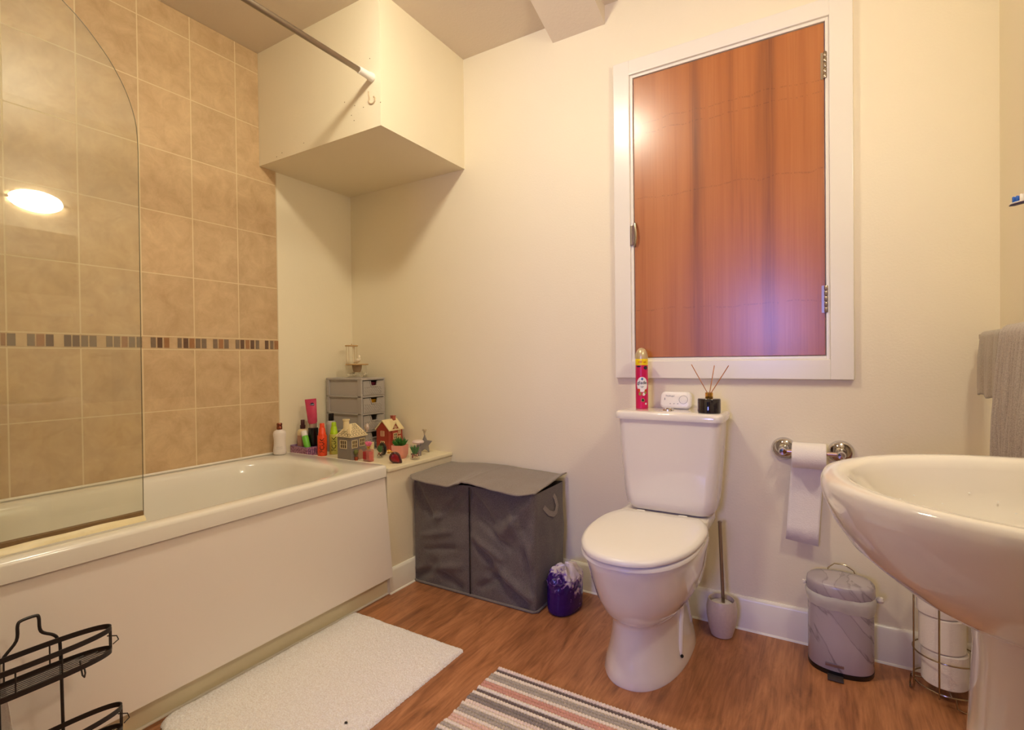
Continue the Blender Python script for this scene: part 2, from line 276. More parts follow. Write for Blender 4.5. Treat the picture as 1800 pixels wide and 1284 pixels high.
# ------------------------------------------------------------ mesh helpers
class MB:
    def __init__(s): s.v = []; s.f = []; s.mi = []; s.mats = []; s.wn = False
    def mat(s, m):
        if m not in s.mats: s.mats.append(m)
        return s.mats.index(m)
    def add(s, vs_, fs, m=None):
        o = len(s.v); s.v += [tuple(v) for v in vs_]; i = s.mat(m) if m else 0
        for f in fs: s.f.append(tuple(o + k for k in f)); s.mi.append(i)
    def box(s, a, b, m=None, bev=0.0, rot=None, seg=2):
        a = Vector(a); b = Vector(b); c = (a + b) / 2; d = b - a
        if bev: s.wn = True
        bm = bmesh.new(); bmesh.ops.create_cube(bm, size=1.0); bmesh.ops.scale(bm, vec=d, verts=bm.verts)
        if bev > 0: bmesh.ops.bevel(bm, geom=list(bm.edges), offset=min(bev, min(d) * 0.49), segments=seg, affect='EDGES', profile=0.5)
        if rot: bmesh.ops.rotate(bm, verts=bm.verts, matrix=Euler(rot).to_matrix())
        bmesh.ops.translate(bm, verts=bm.verts, vec=c); s.addbm(bm, m)
    def addbm(s, bm, m=None):
        bm.verts.index_update(); s.add([v.co for v in bm.verts], [[v.index for v in f.verts] for f in bm.faces], m); bm.free()
    def loft(s, rings, m=None, cap0=True, cap1=True, closed=True):
        n = len(rings[0]); vs_ = [p for r in rings for p in r]; fs = []
        for i in range(len(rings) - 1):
            for j in range(n if closed else n - 1):
                k = (j + 1) % n; fs.append((i * n + j, i * n + k, (i + 1) * n + k, (i + 1) * n + j))
        if cap0: fs.append(tuple(reversed(range(n))))
        if cap1: fs.append(tuple((len(rings) - 1) * n + j for j in range(n)))
        s.add(vs_, fs, m)
    def lathe(s, prof, m=None, n=32, c=(0, 0, 0), sx=1.0, sy=1.0, rot=None, cap0=True, cap1=True):
        R = Euler(rot).to_matrix() if rot else None; rings = []
        for r, z in prof:
            ring = []
            for j in range(n):
                a = 2 * PI * j / n; p = Vector((r * math.cos(a) * sx, r * math.sin(a) * sy, z))
                if R: p = R @ p
                ring.append(p + Vector(c))
            rings.append(ring)
        s.loft(rings, m, cap0, cap1)
    def tube(s, pts, r, m=None, n=8, closed=False):
        pts = [Vector(p) for p in pts]; N_ = len(pts); rings = []; prev = None
        for i, p in enumerate(pts):
            if closed: t = (pts[(i + 1) % N_] - pts[i - 1])
            else: t = pts[min(i + 1, N_ - 1)] - pts[max(i - 1, 0)]
            if t.length < 1e-9: t = Vector((0, 0, 1))
            t.normalize()
            if prev is None:
                a = Vector((0, 0, 1)) if abs(t.z) < 0.9 else Vector((1, 0, 0)); nrm = t.cross(a).normalized()
            else:
                nrm = prev - t * prev.dot(t); nrm = nrm.normalized() if nrm.length > 1e-6 else prev
            prev = nrm; bn = t.cross(nrm); rr = r[i] if isinstance(r, (list, tuple)) else r
            rings.append([p + (nrm * math.cos(2 * PI * j / n) + bn * math.sin(2 * PI * j / n)) * rr for j in range(n)])
        if closed: rings.append(rings[0]); s.loft(rings, m, False, False)
        else: s.loft(rings, m)
    def strip(s, pts, w, t, m=None, closed=True):
        """flat band standing on edge: width w in z, thickness t, following pts in plan"""
        pts = [Vector(p) for p in pts]; N_ = len(pts); rings = []
        for i, p in enumerate(pts):
            d = pts[(i + 1) % N_] - pts[i - 1] if closed else pts[min(i + 1, N_ - 1)] - pts[max(i - 1, 0)]
            d.z = 0; d.normalize(); nrm = Vector((-d.y, d.x, 0)) * t / 2; z = Vector((0, 0, w / 2))
            rings.append([p - nrm - z, p + nrm - z, p + nrm + z, p - nrm + z])
        if closed: rings.append(rings[0]); s.loft(rings, m, False, False)
        else: s.loft(rings, m)
    def prism(s, poly, axis, a, b, m=None):
        """extrude a 2D polygon along an axis; poly in the other two coordinates (in xyz order)"""
        def P(u, v, w): return {'x': (w, u, v), 'y': (u, w, v), 'z': (u, v, w)}[axis]
        n = len(poly); vs_ = [P(u, v, a) for u, v in poly] + [P(u, v, b) for u, v in poly]
        fs = [tuple(range(n)), tuple(reversed(range(n, 2 * n)))] + [(i, i + n, (i + 1) % n + n, (i + 1) % n) for i in range(n)]
        s.add(vs_, fs, m)
    def obj(s, name, m=None, parent=None, smooth=40, loc=None, rotz=None):
        me = bpy.data.meshes.new(name); me.from_pydata(s.v, [], s.f)
        mats = list(s.mats) if s.mats else [m]
        for mm in mats: me.materials.append(mm)
        for i, p in enumerate(me.polygons): p.material_index = s.mi[i] if s.mats else 0
        bm = bmesh.new(); bm.from_mesh(me); bmesh.ops.recalc_face_normals(bm, faces=bm.faces); bm.to_mesh(me); bm.free()
        if smooth:
            for p in me.polygons: p.use_smooth = True
            me.set_sharp_from_angle(angle=math.radians(smooth))
        o = bpy.data.objects.new(name, me); COL.objects.link(o)
        if parent: o.parent = parent
        if loc: o.location = loc
        if rotz is not None: o.rotation_euler = (0, 0, rotz)
        if s.wn and smooth:
            wm = o.modifiers.new('weighted', 'WEIGHTED_NORMAL'); wm.keep_sharp = True; wm.weight = 80
        return o
def tag(o, label=None, cat=None, group=None, kind=None):
    if label: o['label'] = label
    if cat: o['category'] = cat
    if group: o['group'] = group
    if kind: o['kind'] = kind
    return o
def thing(name, label, cat, loc=(0, 0, 0), rotz=0, group=None, rot=None):
    o = bpy.data.objects.new(name, None); COL.objects.link(o); o.location = loc; o.rotation_euler = rot if rot else (0, 0, rotz); o.empty_display_size = 0.05
    return tag(o, label, cat, group)
def struct(o, label, cat): return tag(o, label, cat, kind='structure')
def text(name, body, size, m, parent, loc, rot=(PI / 2, 0, 0), wrap=None, ext=0.0004, sx=1.0):
    """lettering as a thin mesh; wrap = radius of the cylinder (about local z) it follows"""
    cu = bpy.data.curves.new(name, 'FONT'); cu.body = body; cu.size = size; cu.align_x = 'CENTER'; cu.align_y = 'CENTER'; cu.extrude = ext; cu.resolution_u = 3
    t = bpy.data.objects.new(name + '_tmp', cu); COL.objects.link(t)
    dg = bpy.context.evaluated_depsgraph_get(); dg.update()
    me = bpy.data.meshes.new_from_object(t.evaluated_get(dg)); bpy.data.objects.remove(t); bpy.data.curves.remove(cu)
    me.name = name
    R = Euler(rot).to_matrix(); off = Vector(loc)
    for v in me.vertices:
        c = Vector((v.co.x * sx, v.co.y, v.co.z))
        if wrap:
            # text plane faces -y locally before rotation about z by rot[2]; rot = (PI/2, roll, angle)
            q = Euler((0, 0, rot[1])).to_matrix() @ Vector((c.x, c.y, 0))
            a = q.x / wrap; rr = wrap + c.z
            p = Vector((math.sin(a) * rr, -math.cos(a) * rr, q.y)); p = Euler((0, 0, rot[2])).to_matrix() @ p
            v.co = p + off
        else: v.co = R @ c + off
    me.materials.clear(); me.materials.append(m)
    o = bpy.data.objects.new(name, me); COL.objects.link(o); o.parent = parent; return o
def sring(cx, cy, hx, hy, z, n=96, e=2.0):
    """superellipse ring"""
    out = []
    for j in range(n):
        a = 2 * PI * j / n; c, s_ = math.cos(a), math.sin(a)
        out.append(Vector((cx + hx * math.copysign(abs(c) ** (2 / e), c), cy + hy * math.copysign(abs(s_) ** (2 / e), s_), z)))
    return out
def rrect(cx, cy, hx, hy, r, z, n=8):
    out = []
    for (sx, sy, a0) in ((1, 1, 0), (-1, 1, PI / 2), (-1, -1, PI), (1, -1, 3 * PI / 2)):
        for k in range(n + 1):
            a = a0 + PI / 2 * k / n; out.append(Vector((cx + sx * (hx - r) + r * math.cos(a), cy + sy * (hy - r) + r * math.sin(a), z)))
    return out
def vnoise(x, y=0.0, z=0.0):
    from mathutils import noise
    return noise.noise(Vector((x, y, z)))

# ------------------------------------------------------------ room
RX, CZ, FY = 2.757, 2.474, -2.60        # right wall, ceiling, wall behind the camera
T = 0.08
b = MB(); b.box((-T, -4.7, -0.06), (RX + T, T, 0)); struct(b.obj('floor', M['floor'], smooth=0), 'orange brown wood effect floor of narrow planks', 'floor')
b = MB(); b.box((-T, FY - T, CZ), (RX + T, T, CZ + 0.06)); struct(b.obj('ceiling', M['ceil'], smooth=0), 'plain cream ceiling above the bathroom', 'ceiling')
b = MB(); b.box((0, 0, 0), (RX, T, CZ)); struct(b.obj('wall_back', M['paint'], smooth=0), 'cream painted wall behind the toilet and hamper', 'wall')
b = MB(); b.box((RX, FY, 0), (RX + T, T, CZ)); struct(b.obj('wall_right', M['paint'], smooth=0), 'cream side wall behind the basin and towels', 'wall')
# left wall: paint plus a skin of tiles with the mosaic border
b = MB(); b.box((-T, FY, 0), (0, T, CZ), M['paint'])
tx = 0.007
b.prism([(-2.15, 0.50), (-0.476, 0.50), (-0.476, 1.939), (-0.5605, 1.939), (-0.5605, CZ - 0.001), (-2.15, CZ - 0.001)], 'x', 0.0, tx, M['tile'])
chips = [(-1.476, -1.465, 'r'), (-1.461, -1.44, 'g'), (-1.411, -1.391, 'g'), (-1.387, -1.366, 'r'), (-1.362, -1.341, 'd'), (-1.312, -1.292, 'd'), (-1.288, -1.268, 'd'), (-1.263, -1.243, 'g'), (-1.238, -1.217, 'g'), (-1.187, -1.167, 'g'), (-1.163, -1.143, 'g'), (-1.137, -1.118, 'r'), (-1.113, -1.093, 'g'), (-1.087, -1.069, 'g'), (-1.038, -1.02, 'g'), (-1.014, -0.996, 'd'), (-0.989, -0.97, 'r'), (-0.938, -0.922, 'g'), (-0.915, -0.896, 'd'), (-0.891, -0.871, 'r'), (-0.866, -0.846, 'g'), (-0.841, -0.821, 'g'), (-0.792, -0.773, 'g'), (-0.767, -0.748, 'r'), (-0.743, -0.723, 'g'), (-0.691, -0.673, 'g'), (-0.668, -0.65, 'd'), (-0.643, -0.625, 'r'), (-0.619, -0.601, 'd'), (-0.593, -0.576, 'g'), (-0.546, -0.528, 'd'), (-0.519, -0.502, 'g'), (-0.496, -0.4762, 'r')]
y = -1.49
while y > -2.13:
    for k in range(4): chips.append((y - 0.021, y, 'gdrg'[k])); y -= 0.0247
    y -= 0.0247
for (y0, y1, c) in chips: b.box((tx - 0.001, y0, 1.0655), (tx + 0.0012, y1, 1.1065), M['chip_' + c])
# pale trim along the top and free edge of the tiles
b.box((0, -0.4775, 0.555), (tx + 0.001, -0.473, 1.939), M['grout'])
struct(b.obj('wall_left', smooth=0), 'beige tiled wall with a brown mosaic border above the bath', 'wall')
# wall behind the camera with the open doorway, and the wing wall at the tap end of the bath
b = MB(); wx0, wx1, wz1 = 1.42, 2.15, 2.0
b.box((0, FY - T, 0), (wx0, FY, CZ)); b.box((wx1, FY - T, 0), (RX, FY, CZ)); b.box((wx0, FY - T, wz1), (wx1, FY, CZ))
struct(b.obj('wall_front', M['paint'], smooth=0), 'cream wall opposite the toilet, behind the viewer', 'wall')
b = MB(); b.box((0, FY, 0), (0.76, -2.155, CZ)); struct(b.obj('wall_end', M['paint'], smooth=0), 'wall at the near end of the bath', 'wall')
b = MB()
for (x0, x1, z0, z1) in ((wx0 - 0.06, wx0 + 0.0, 0.0005, wz1 + 0.06), (wx1, wx1 + 0.06, 0.0005, wz1 + 0.06), (wx0, wx1, wz1, wz1 + 0.06)): b.box((x0, FY + 0.0005, z0), (x1, FY + 0.018, z1), bev=0.003)
struct(b.obj('trim_4', M['gloss']), 'white architrave round the open doorway behind the viewer', 'door frame')

b = MB(); b.box((2.225, FY + 0.022, 0.008), (2.735, FY + 0.060, 1.98), bev=0.003)  # unseen leaf, added so its brown bounce darkens the underside of the basin
struct(b.obj('added_door_leaf', pmat('added_brown_veneer', (146, 86, 46), 0.4, var=0.15, scale=12)), 'unseen brown door leaf added behind the viewer to brown the light under the basin', 'door')
# boxed-in section above the ledge
b = MB(); b.box((0, -0.560, 1.9395), (0.806, 0, CZ), M['paint'])
struct(b.obj('trim_1', smooth=0), 'cream boxed in section hanging from the ceiling above the end of the bath', 'boxing')
box1 = bpy.data.objects['trim_1']
b = MB(); hp = [(0.742, 2.078), (0.745, 2.063), (0.7405, 2.050), (0.748, 2.040), (0.757, 2.036), (0.768, 2.036), (0.776, 2.043), (0.777, 2.056), (0.770, 2.062)]
b.tube([(x, -0.5605, z) for x, z in hp], 0.0036, M['stain'], 6); b.tube([(0.741, -0.5605, 2.09), (0.7445, -0.5605, 2.055)], 0.003, M['stain'], 6)
for (x, z) in ((0.71, 2.035), (0.66, 2.055), (0.6, 2.085), (0.655, 1.995), (0.18, 1.965), (0.14, 1.955), (0.335, 1.975), (0.75, 2.22), (0.805, 2.03), (0.64, 2.02)):
    b.box((x - 0.0016, -0.5609, z - 0.0014), (x + 0.0024, -0.559, z + 0.0016), M['speck'], bev=0.0005)
b.obj('glue_mark', None, box1); bpy.data.objects['glue_mark']['label'] = 'old grey glue mark and specks left on the paint'
# short wedge under the ceiling beside the hatch
b = MB(); b.prism([(0, 2.396), (0, CZ), (-0.236, CZ)], 'x', 1.294, 1.535); struct(b.obj('trim_2', M['ceil'], smooth=0), 'small wedge shaped boxing where ceiling meets wall left of the hatch', 'boxing')
# ledge at the end of the bath
LZ = 0.540
b = MB(); b.box((0, -0.445, 0), (0.700, 0, LZ - 0.018), M['paint']); b.box((0, -0.447, LZ - 0.018), (0.712, 0, LZ), M['ivory'], bev=0.005)
struct(b.obj('trim_3', smooth=30), 'boxed in cream ledge between the end of the bath and the wall', 'ledge')
# baseboards
def board(name, poly_a, poly_b, nrm, h=0.120, t=0.014):
    """skirting with a rounded top and a bead of white sealant along the floor"""
    a = Vector(poly_a); c = Vector(poly_b); n_ = Vector(nrm); prof = [(0, 0), (t, 0), (t, h - 0.012), (t - 0.004, h - 0.004), (t - 0.009, h), (0, h)]
    rings = [[p + n_ * u + Vector((0, 0, z)) for (u, z) in prof] for p in (a, c)]
    b = MB(); b.loft(rings, M['gloss'])
    pr2 = [(t, 0), (t + 0.006, 0), (t + 0.004, 0.004), (t, 0.006)]
    b.loft([[p + n_ * u + Vector((0, 0, z)) for (u, z) in pr2] for p in (a, c)], M['gloss'])
    return b.obj(name, smooth=30)
struct(board('baseboard_back', (0.7145, 0, 0), (RX, 0, 0), (0, -1, 0)), 'white baseboard along the wall behind the toilet', 'baseboard')
struct(board('baseboard_left', (0.70, -0.452, 0), (0.70, 0, 0), (1, 0, 0), 0.105), 'short white baseboard under the ledge beside the hamper', 'baseboard')
struct(board('baseboard_right', (RX, FY, 0), (RX, -0.0145, 0), (-1, 0, 0)), 'white baseboard along the wall behind the basin', 'baseboard')

# hatch
hx0, hx1, hz0, hz1 = 1.655, 2.316, 1.003, 2.131
d = thing('door_1', 'varnished brown plywood hatch door in a white frame above the toilet', 'hatch', (hx0, 0, hz0)); tag(d, kind='structure')
W, H = hx1 - hx0, hz1 - hz0
b = MB(); ft = 0.022
b.box((-0.080, -ft, -0.082), (-0.012, 0, H + 0.072), bev=0.004); b.box((W + 0.012, -ft, -0.082), (W + 0.080, 0, H + 0.072), bev=0.004)
b.box((-0.014, -ft, -0.082), (W + 0.014, 0, -0.012), bev=0.004); b.box((-0.014, -ft, H + 0.012), (W + 0.014, 0, H + 0.072), bev=0.004)
b.obj('frame', M['gloss'], d)
b = MB(); lp = 0.013
b.box((-0.013, -lp, -0.013), (-0.001, 0, H + 0.013), bev=0.002); b.box((W + 0.001, -lp, -0.013), (W + 0.013, 0, H + 0.013), bev=0.002)
b.box((-0.002, -lp, -0.013), (W + 0.002, 0, -0.001), bev=0.002); b.box((-0.002, -lp, H + 0.001), (W + 0.002, 0, H + 0.013), bev=0.002)
b.obj('frame_stop', M['gloss'], d)
b = MB(); b.box((0.002, -0.009, 0.002), (W - 0.002, -0.001, H - 0.002), bev=0.001); b.obj('door_panel', M['hatch'], d)
for (z0, z1) in ((0.146, 0.238), (0.935, 1.025)):
    b = MB(); n5 = 5
    for k in range(n5):
        a = z0 + (z1 - z0) * k / n5; b.lathe([(0.0045, a + 0.0006), (0.0055, a + 0.002), (0.0055, a + (z1 - z0) / n5 - 0.002), (0.0045, a + (z1 - z0) / n5 - 0.0006)], n=12, c=(W + 0.001, -0.0135, 0))
    b.box((W - 0.012, -0.0105, z0), (W + 0.0, -0.0085, z1)); b.obj('hinge', M['steel'], d)
b = MB()
b.tube([(0.004, -0.009, 0.452), (0.008, -0.022, 0.458), (0.012, -0.028, 0.48), (0.012, -0.028, 0.515), (0.008, -0.022, 0.54), (0.004, -0.009, 0.546)], 0.0042, n=8)
b.box((-0.012, -0.024, 0.455), (-0.002, -0.009, 0.535), bev=0.002); b.obj('latch', M['steel'], d)

# ------------------------------------------------------------ lamps
wl = thing('wall_lamp', 'oval frosted glass wall lamp above the mirror, seen as a reflection in the shower screen', 'wall lamp', (RX, -0.955, 1.912))
M['lamp_w'] = pmat('lit_frosted_glass', (255, 240, 214), 0.4, emis=((255, 245, 218), WALL_LAMP))
b = MB(); rings = []
for k in range(9):
    a = PI / 2 * k / 8; rings.append([Vector((-0.012 - 0.085 * math.sin(a), 0.118 * math.cos(a) * math.cos(t) if k < 8 else 0.001 * math.cos(t), 0.058 * math.cos(a) * math.sin(t) if k < 8 else 0.001 * math.sin(t))) for t in [2 * PI * j / 32 for j in range(32)]])
b.loft(rings, cap0=False); b.obj('lamp_shade', M['lamp_w'], wl)
b = MB(); b.box((-0.012, -0.10, -0.04), (-0.0005, 0.10, 0.04), bev=0.005); b.obj('back_plate', M['chrome'], wl)
for s_ in (-1, 1):
    b = MB(); b.tube([(-0.005, s_ * 0.145, 0), (-0.02, s_ * 0.135, 0), (-0.024, s_ * 0.112, 0)], [0.012, 0.010, 0.006]); b.obj('end_cap', M['chrome'], wl)
cl = thing('ceiling_lamp', 'round ceiling lamp overhead out of view', 'ceiling lamp', (1.27, -1.13, CZ))
M['lamp_c'] = pmat('lit_opal_glass', (255, 240, 214), 0.4, emis=((255, 245, 219), CEIL_LAMP))
b = MB(); b.lathe([(0.085, -0.012), (0.088, -0.03), (0.08, -0.055), (0.055, -0.072), (0.02, -0.08), (0.001, -0.081)], cap0=False); b.obj('lamp_shade', M['lamp_c'], cl)
b = MB(); b.lathe([(0.1, -0.0005), (0.1, -0.014), (0.09, -0.018), (0.0, -0.018)]); b.obj('lamp_base', M['plastic'], cl)

# ------------------------------------------------------------ bathtub
tub = thing('bathtub', 'white acrylic bathtub with a plain front panel leaning out at the bottom', 'bathtub', (0, 0, 0))
TX0, TX1, TY0, TY1, TZ = 0.0085, 0.704, -2.150, -0.448, 0.556
b = MB(); cx, cyb = (TX0 + TX1) / 2, (TY0 + TY1) / 2; hx, hy = (TX1 - TX0) / 2, (TY1 - TY0) / 2
n = 24
BOW = lambda y_: 0.020 * math.sin(PI * max(0.0, min(1.0, (y_ + 2.15) / 1.70)))
def RR(ix, iy, r, z, ox=0.0, oy=0.0): return rrect(cx + ox, cyb + oy, hx - ix, hy - iy, r, z, n)
rings = [RR(0.004, 0.002, 0.008, TZ - 0.052), RR(0.0, 0.0, 0.008, TZ - 0.05), RR(0.0, 0.0, 0.008, TZ - 0.012), RR(0.002, 0.002, 0.010, TZ - 0.004), RR(0.008, 0.008, 0.014, TZ)]
rings += [RR(0.042, 0.085, 0.20, TZ - 0.001, -0.004, -0.02), RR(0.058, 0.098, 0.20, TZ - 0.005, -0.004, -0.02), RR(0.068, 0.112, 0.20, TZ - 0.020, -0.004, -0.02), RR(0.075, 0.125, 0.19, TZ - 0.06, -0.004, -0.02),
          RR(0.10, 0.19, 0.17, TZ - 0.25, 0, -0.03), RR(0.125, 0.25, 0.15, TZ - 0.36, 0, -0.04), RR(0.17, 0.32, 0.12, TZ - 0.395, 0, -0.04), RR(0.25, 0.5, 0.05, TZ - 0.40, 0, -0.04)]
# every ring gets the same number of points: resample by corner structure
def resample(r):
    out = []
    q4 = len(r) // 4
    for c_ in range(4):
        seg_ = r[c_ * q4:(c_ + 1) * q4]; nx_ = r[((c_ + 1) * q4) % len(r)]
        out += seg_
        for t in range(1, 16): out.append(seg_[-1].lerp(nx_, t / 16))
    return out
rings = [resample(r) for r in rings]
for r in rings:
    for p in r:
        if p.x > cx: p.x += BOW(p.y) * (p.x - cx) / hx
b.loft(rings, M['acrylic'], cap0=False); b.obj('tub_shell', None, tub, smooth=60)
# front panel: top tucked under the rim, bottom kicked out
b = MB()
py0, py1 = -2.148, -0.452
b.loft([[Vector((0.682 + BOW(y), y, 0.503)), Vector((0.690 + BOW(y), y, 0.505)), Vector((0.694 + BOW(y), y, 0.5035)), Vector((0.733 + BOW(y) * 0.3, y, 0.082)), Vector((0.727 + BOW(y) * 0.3, y, 0.080))] for y in [py0 + (py1 - py0) * t / 20 for t in range(21)]], M['panel'])
b.obj('bath_panel', None, tub, smooth=30)
b = MB(); b.box((0.30, py0, 0.0), (0.700, -0.449, 0.094)); b.obj('plinth', M['ivory'], tub)
tub.children[-1]['label'] = 'yellowish ivory plinth strip below the panel'
b = MB(); b.tube([(0.703, py0, 0.003), (0.703, -0.45, 0.003)], 0.005, n=8); b.tube([(0.014, -2.14, TZ + 0.004), (0.014, -0.47, TZ + 0.004)], 0.005, n=8); b.tube([(0.02, -0.450, TZ - 0.006), (0.66, -0.450, TZ - 0.006)], 0.006, n=8)
b.obj('sealant_bead', M['gloss'], tub)

# ------------------------------------------------------------ shower screen
sc = thing('shower_screen', 'clear glass bath screen with a curved top corner standing on the bath rim', 'shower screen', (0.648, 0, 0.5575))
edge = [(-1.3485, 0.012), (-1.3455, 1.02)] + [(y_, z_ - 0.5575) for y_, z_ in ((-1.3455, 1.60), (-1.3465, 1.635), (-1.3485, 1.668), (-1.3520, 1.690), (-1.357, 1.711), (-1.363, 1.731), (-1.370, 1.751), (-1.378, 1.770), (-1.388, 1.790), (-1.400, 1.811), (-1.413, 1.831), (-1.427, 1.849), (-1.441, 1.866), (-1.4605, 1.888), (-1.483, 1.909), (-1.510, 1.930), (-1.545, 1.951), (-1.585, 1.968), (-1.63, 1.980), (-1.70, 1.988))] + [(-2.14, 1.4305), (-2.14, 0.012)]
from mathutils.geometry import interpolate_bezier
b = MB(); b.prism(edge, 'x', -0.0025, 0.0025); b.obj('glass_pane', M['screen'], sc, smooth=0)
b = MB()
b.tube([(0, yy, zz) for yy, zz in edge[:22]], 0.0011, n=6); b.obj('pane_edge', pmat('dark_glass_edge', (96, 88, 60), 0.2), sc)
b = MB()
k = 40
pts = [(-2.14 + (-1.3490 + 2.14) * i / k) for i in range(k + 1)]
b.loft([[Vector((-0.006, y, 0.010)), Vector((0.003, y, 0.008)), Vector((0.004, y, 0.024 + 0.003 * vnoise(y * 14))), Vector((-0.006, y, 0.026 + 0.002 * vnoise(y * 9, 3)))] for y in pts]); b.obj('bottom_seal', M['grime'], sc)
b = MB()
b.loft([[Vector((0.0045, y, 0.000)), Vector((0.018 + 0.004 * vnoise(y * 12, 5), y, 0.000)), Vector((0.013 + 0.003 * vnoise(y * 20, 1), y, 0.009 + 0.003 * vnoise(y * 17, 9))), Vector((0.0045, y, 0.015 + 0.004 * vnoise(y * 10, 2)))] for y in pts]); b.obj('sealant_strip', M['sealant'], sc)
b = MB(); b.box((-0.012, -2.152, 0.01), (0.012, -2.13, 1.44), bev=0.003); b.obj('wall_profile', M['chrome'], sc)
b = MB(); b.box((-0.004, -2.13, -0.0005), (0.0035, -1.3490, 0.012)); b.obj('bottom_rail', M['grime'], sc)

# ------------------------------------------------------------ curtain rod and curtain
RDX, RDZ = 0.762, 2.139
rod = thing('shower_curtain_rod', 'brushed steel telescopic shower curtain rod reaching to the boxed in section', 'curtain rod', (RDX, -0.561, RDZ))
b = MB(); b.tube([(0, -0.06, 0), (0, -0.62, 0)], 0.0105, n=20); b.tube([(0, -0.60, 0), (0, -1.59, 0)], 0.0125, n=20); b.obj('pole', pmat('dull_steel_tube', (158, 146, 130), 0.3, 1.0, var=0.05), rod)
b = MB(); b.tube([(0, 0, 0), (0, -0.012, 0), (0, -0.02, 0), (0, -0.07, 0)], [0.0175, 0.0175, 0.0145, 0.0135], n=20); b.obj('end_cap', M['plastic'], rod)
b = MB(); b.tube([(0, -1.58, 0), (0, -1.593, 0)], [0.0135, 0.0165], n=20); b.obj('end_cap', M['plastic'], rod)
# curtain bunched at the near end
b = MB(); NY, NZ = 120, 40; vs_ = []; fs = []
def cy_of(i, k):
    t = i / NY; h = k / NZ; return -2.13 + t * (0.40 + 0.075 * max(0, h - 0.6) / 0.4)
for k in range(NZ + 1):
    for i in range(NY + 1):
        h = k / NZ; t = i / NY; z = RDZ - 0.02 - h * (RDZ - 0.13)
        amp = 0.022 - 0.006 * h; x = RDX + 0.014 * h + amp * math.sin(t * PI * 16 + 0.6 * math.sin(h * 4 + t * 9))
        vs_.append((x, cy_of(i, k) + 0.006 * vnoise(t * 9, h * 6), z))
for k in range(NZ):
    for i in range(NY): a = k * (NY + 1) + i; fs.append((a, a + 1, a + NY + 2, a + NY + 1))
b.add(vs_, fs); cu = b.obj('shower_curtain', M['curtain'], smooth=80); mod = cu.modifiers.new('thickness', 'SOLIDIFY'); mod.thickness = 0.0012
tag(cu, 'white shower curtain bunched up beside the bath at the left edge', 'shower curtain')

# ------------------------------------------------------------ toilet
TCX = 1.806
toi = thing('toilet', 'white ceramic close coupled toilet with closed lid', 'toilet', (TCX, -0.012, 0))
# cistern (local y from -0.19 to 0)
b = MB()
def cist(w, y0, y1, z, r=0.035): return rrect(0.017, (y0 + y1) / 2, w / 2, (y1 - y0) / 2, r, z, 8)
b.loft([cist(0.24, -0.145, -0.03, 0.436, 0.03), cist(0.295, -0.165, -0.010, 0.442, 0.045), cist(0.318, -0.176, -0.004, 0.462, 0.045), cist(0.328, -0.180, -0.003, 0.50, 0.04), cist(0.352, -0.184, -0.002, 0.65, 0.036), cist(0.366, -0.186, -0.002, 0.776, 0.034)], M['ceramic'])
b.obj('cistern', None, toi, smooth=50)
b = MB()
def lid(i, z, r=0.032): return rrect(0.017, -0.097, 0.192 - i, 0.099 - i, r, z, 8)
b.loft([lid(0.010, 0.776), lid(0.001, 0.777), lid(0.0, 0.782), lid(0.0, 0.797), lid(0.004, 0.803), lid(0.012, 0.806), lid(0.05, 0.8065)], M['ceramic']); b.obj('cistern_lid', None, toi, smooth=50)
b = MB(); b.lathe([(0.021, 0.8065), (0.021, 0.809), (0.018, 0.812), (0.0, 0.8125)], c=(0.005, -0.098, 0)); b.lathe([(0.012, 0.8125), (0.011, 0.8145), (0.0, 0.815)], c=(0.009, -0.098, 0), n=20); b.obj('flush_button', M['chrome'], toi)
# pan: rings of (cx, half width, y back, y front, z)
b = MB()
def egg(hw, yb, yf, z, n=64, e=2.25, xo=0.0):
    yc = yb + (yf - yb) * 0.42; out = []
    for j in range(n):
        a = 2 * PI * j / n; c, s_ = math.cos(a), math.sin(a)
        ry = (yb - yc) if s_ > 0 else (yc - yf)
        ee = 2.35 if s_ > 0 else e
        out.append(Vector((xo + hw * math.copysign(abs(c) ** (2 / ee), c), yc + ry * math.copysign(abs(s_) ** (2 / ee), s_), z)))
    return out
PX = -0.014
b.loft([egg(0.132, -0.03, -0.550, 0.0, xo=PX), egg(0.133, -0.03, -0.552, 0.006, xo=PX), egg(0.126, -0.03, -0.543, 0.03, xo=PX), egg(0.115, -0.035, -0.530, 0.08, xo=PX), egg(0.108, -0.04, -0.522, 0.13, xo=PX), egg(0.106, -0.045, -0.521, 0.165, xo=PX), egg(0.108, -0.045, -0.525, 0.182, xo=PX * 0.9),
        egg(0.120, -0.05, -0.548, 0.196, xo=PX * 0.7), egg(0.136, -0.053, -0.580, 0.222, xo=PX * 0.5), egg(0.155, -0.057, -0.618, 0.27), egg(0.167, -0.06, -0.645, 0.33), egg(0.173, -0.06, -0.663, 0.375), egg(0.177, -0.062, -0.671, 0.398),
        egg(0.175, -0.064, -0.669, 0.405), egg(0.150, -0.08, -0.61, 0.406)], M['ceramic'])
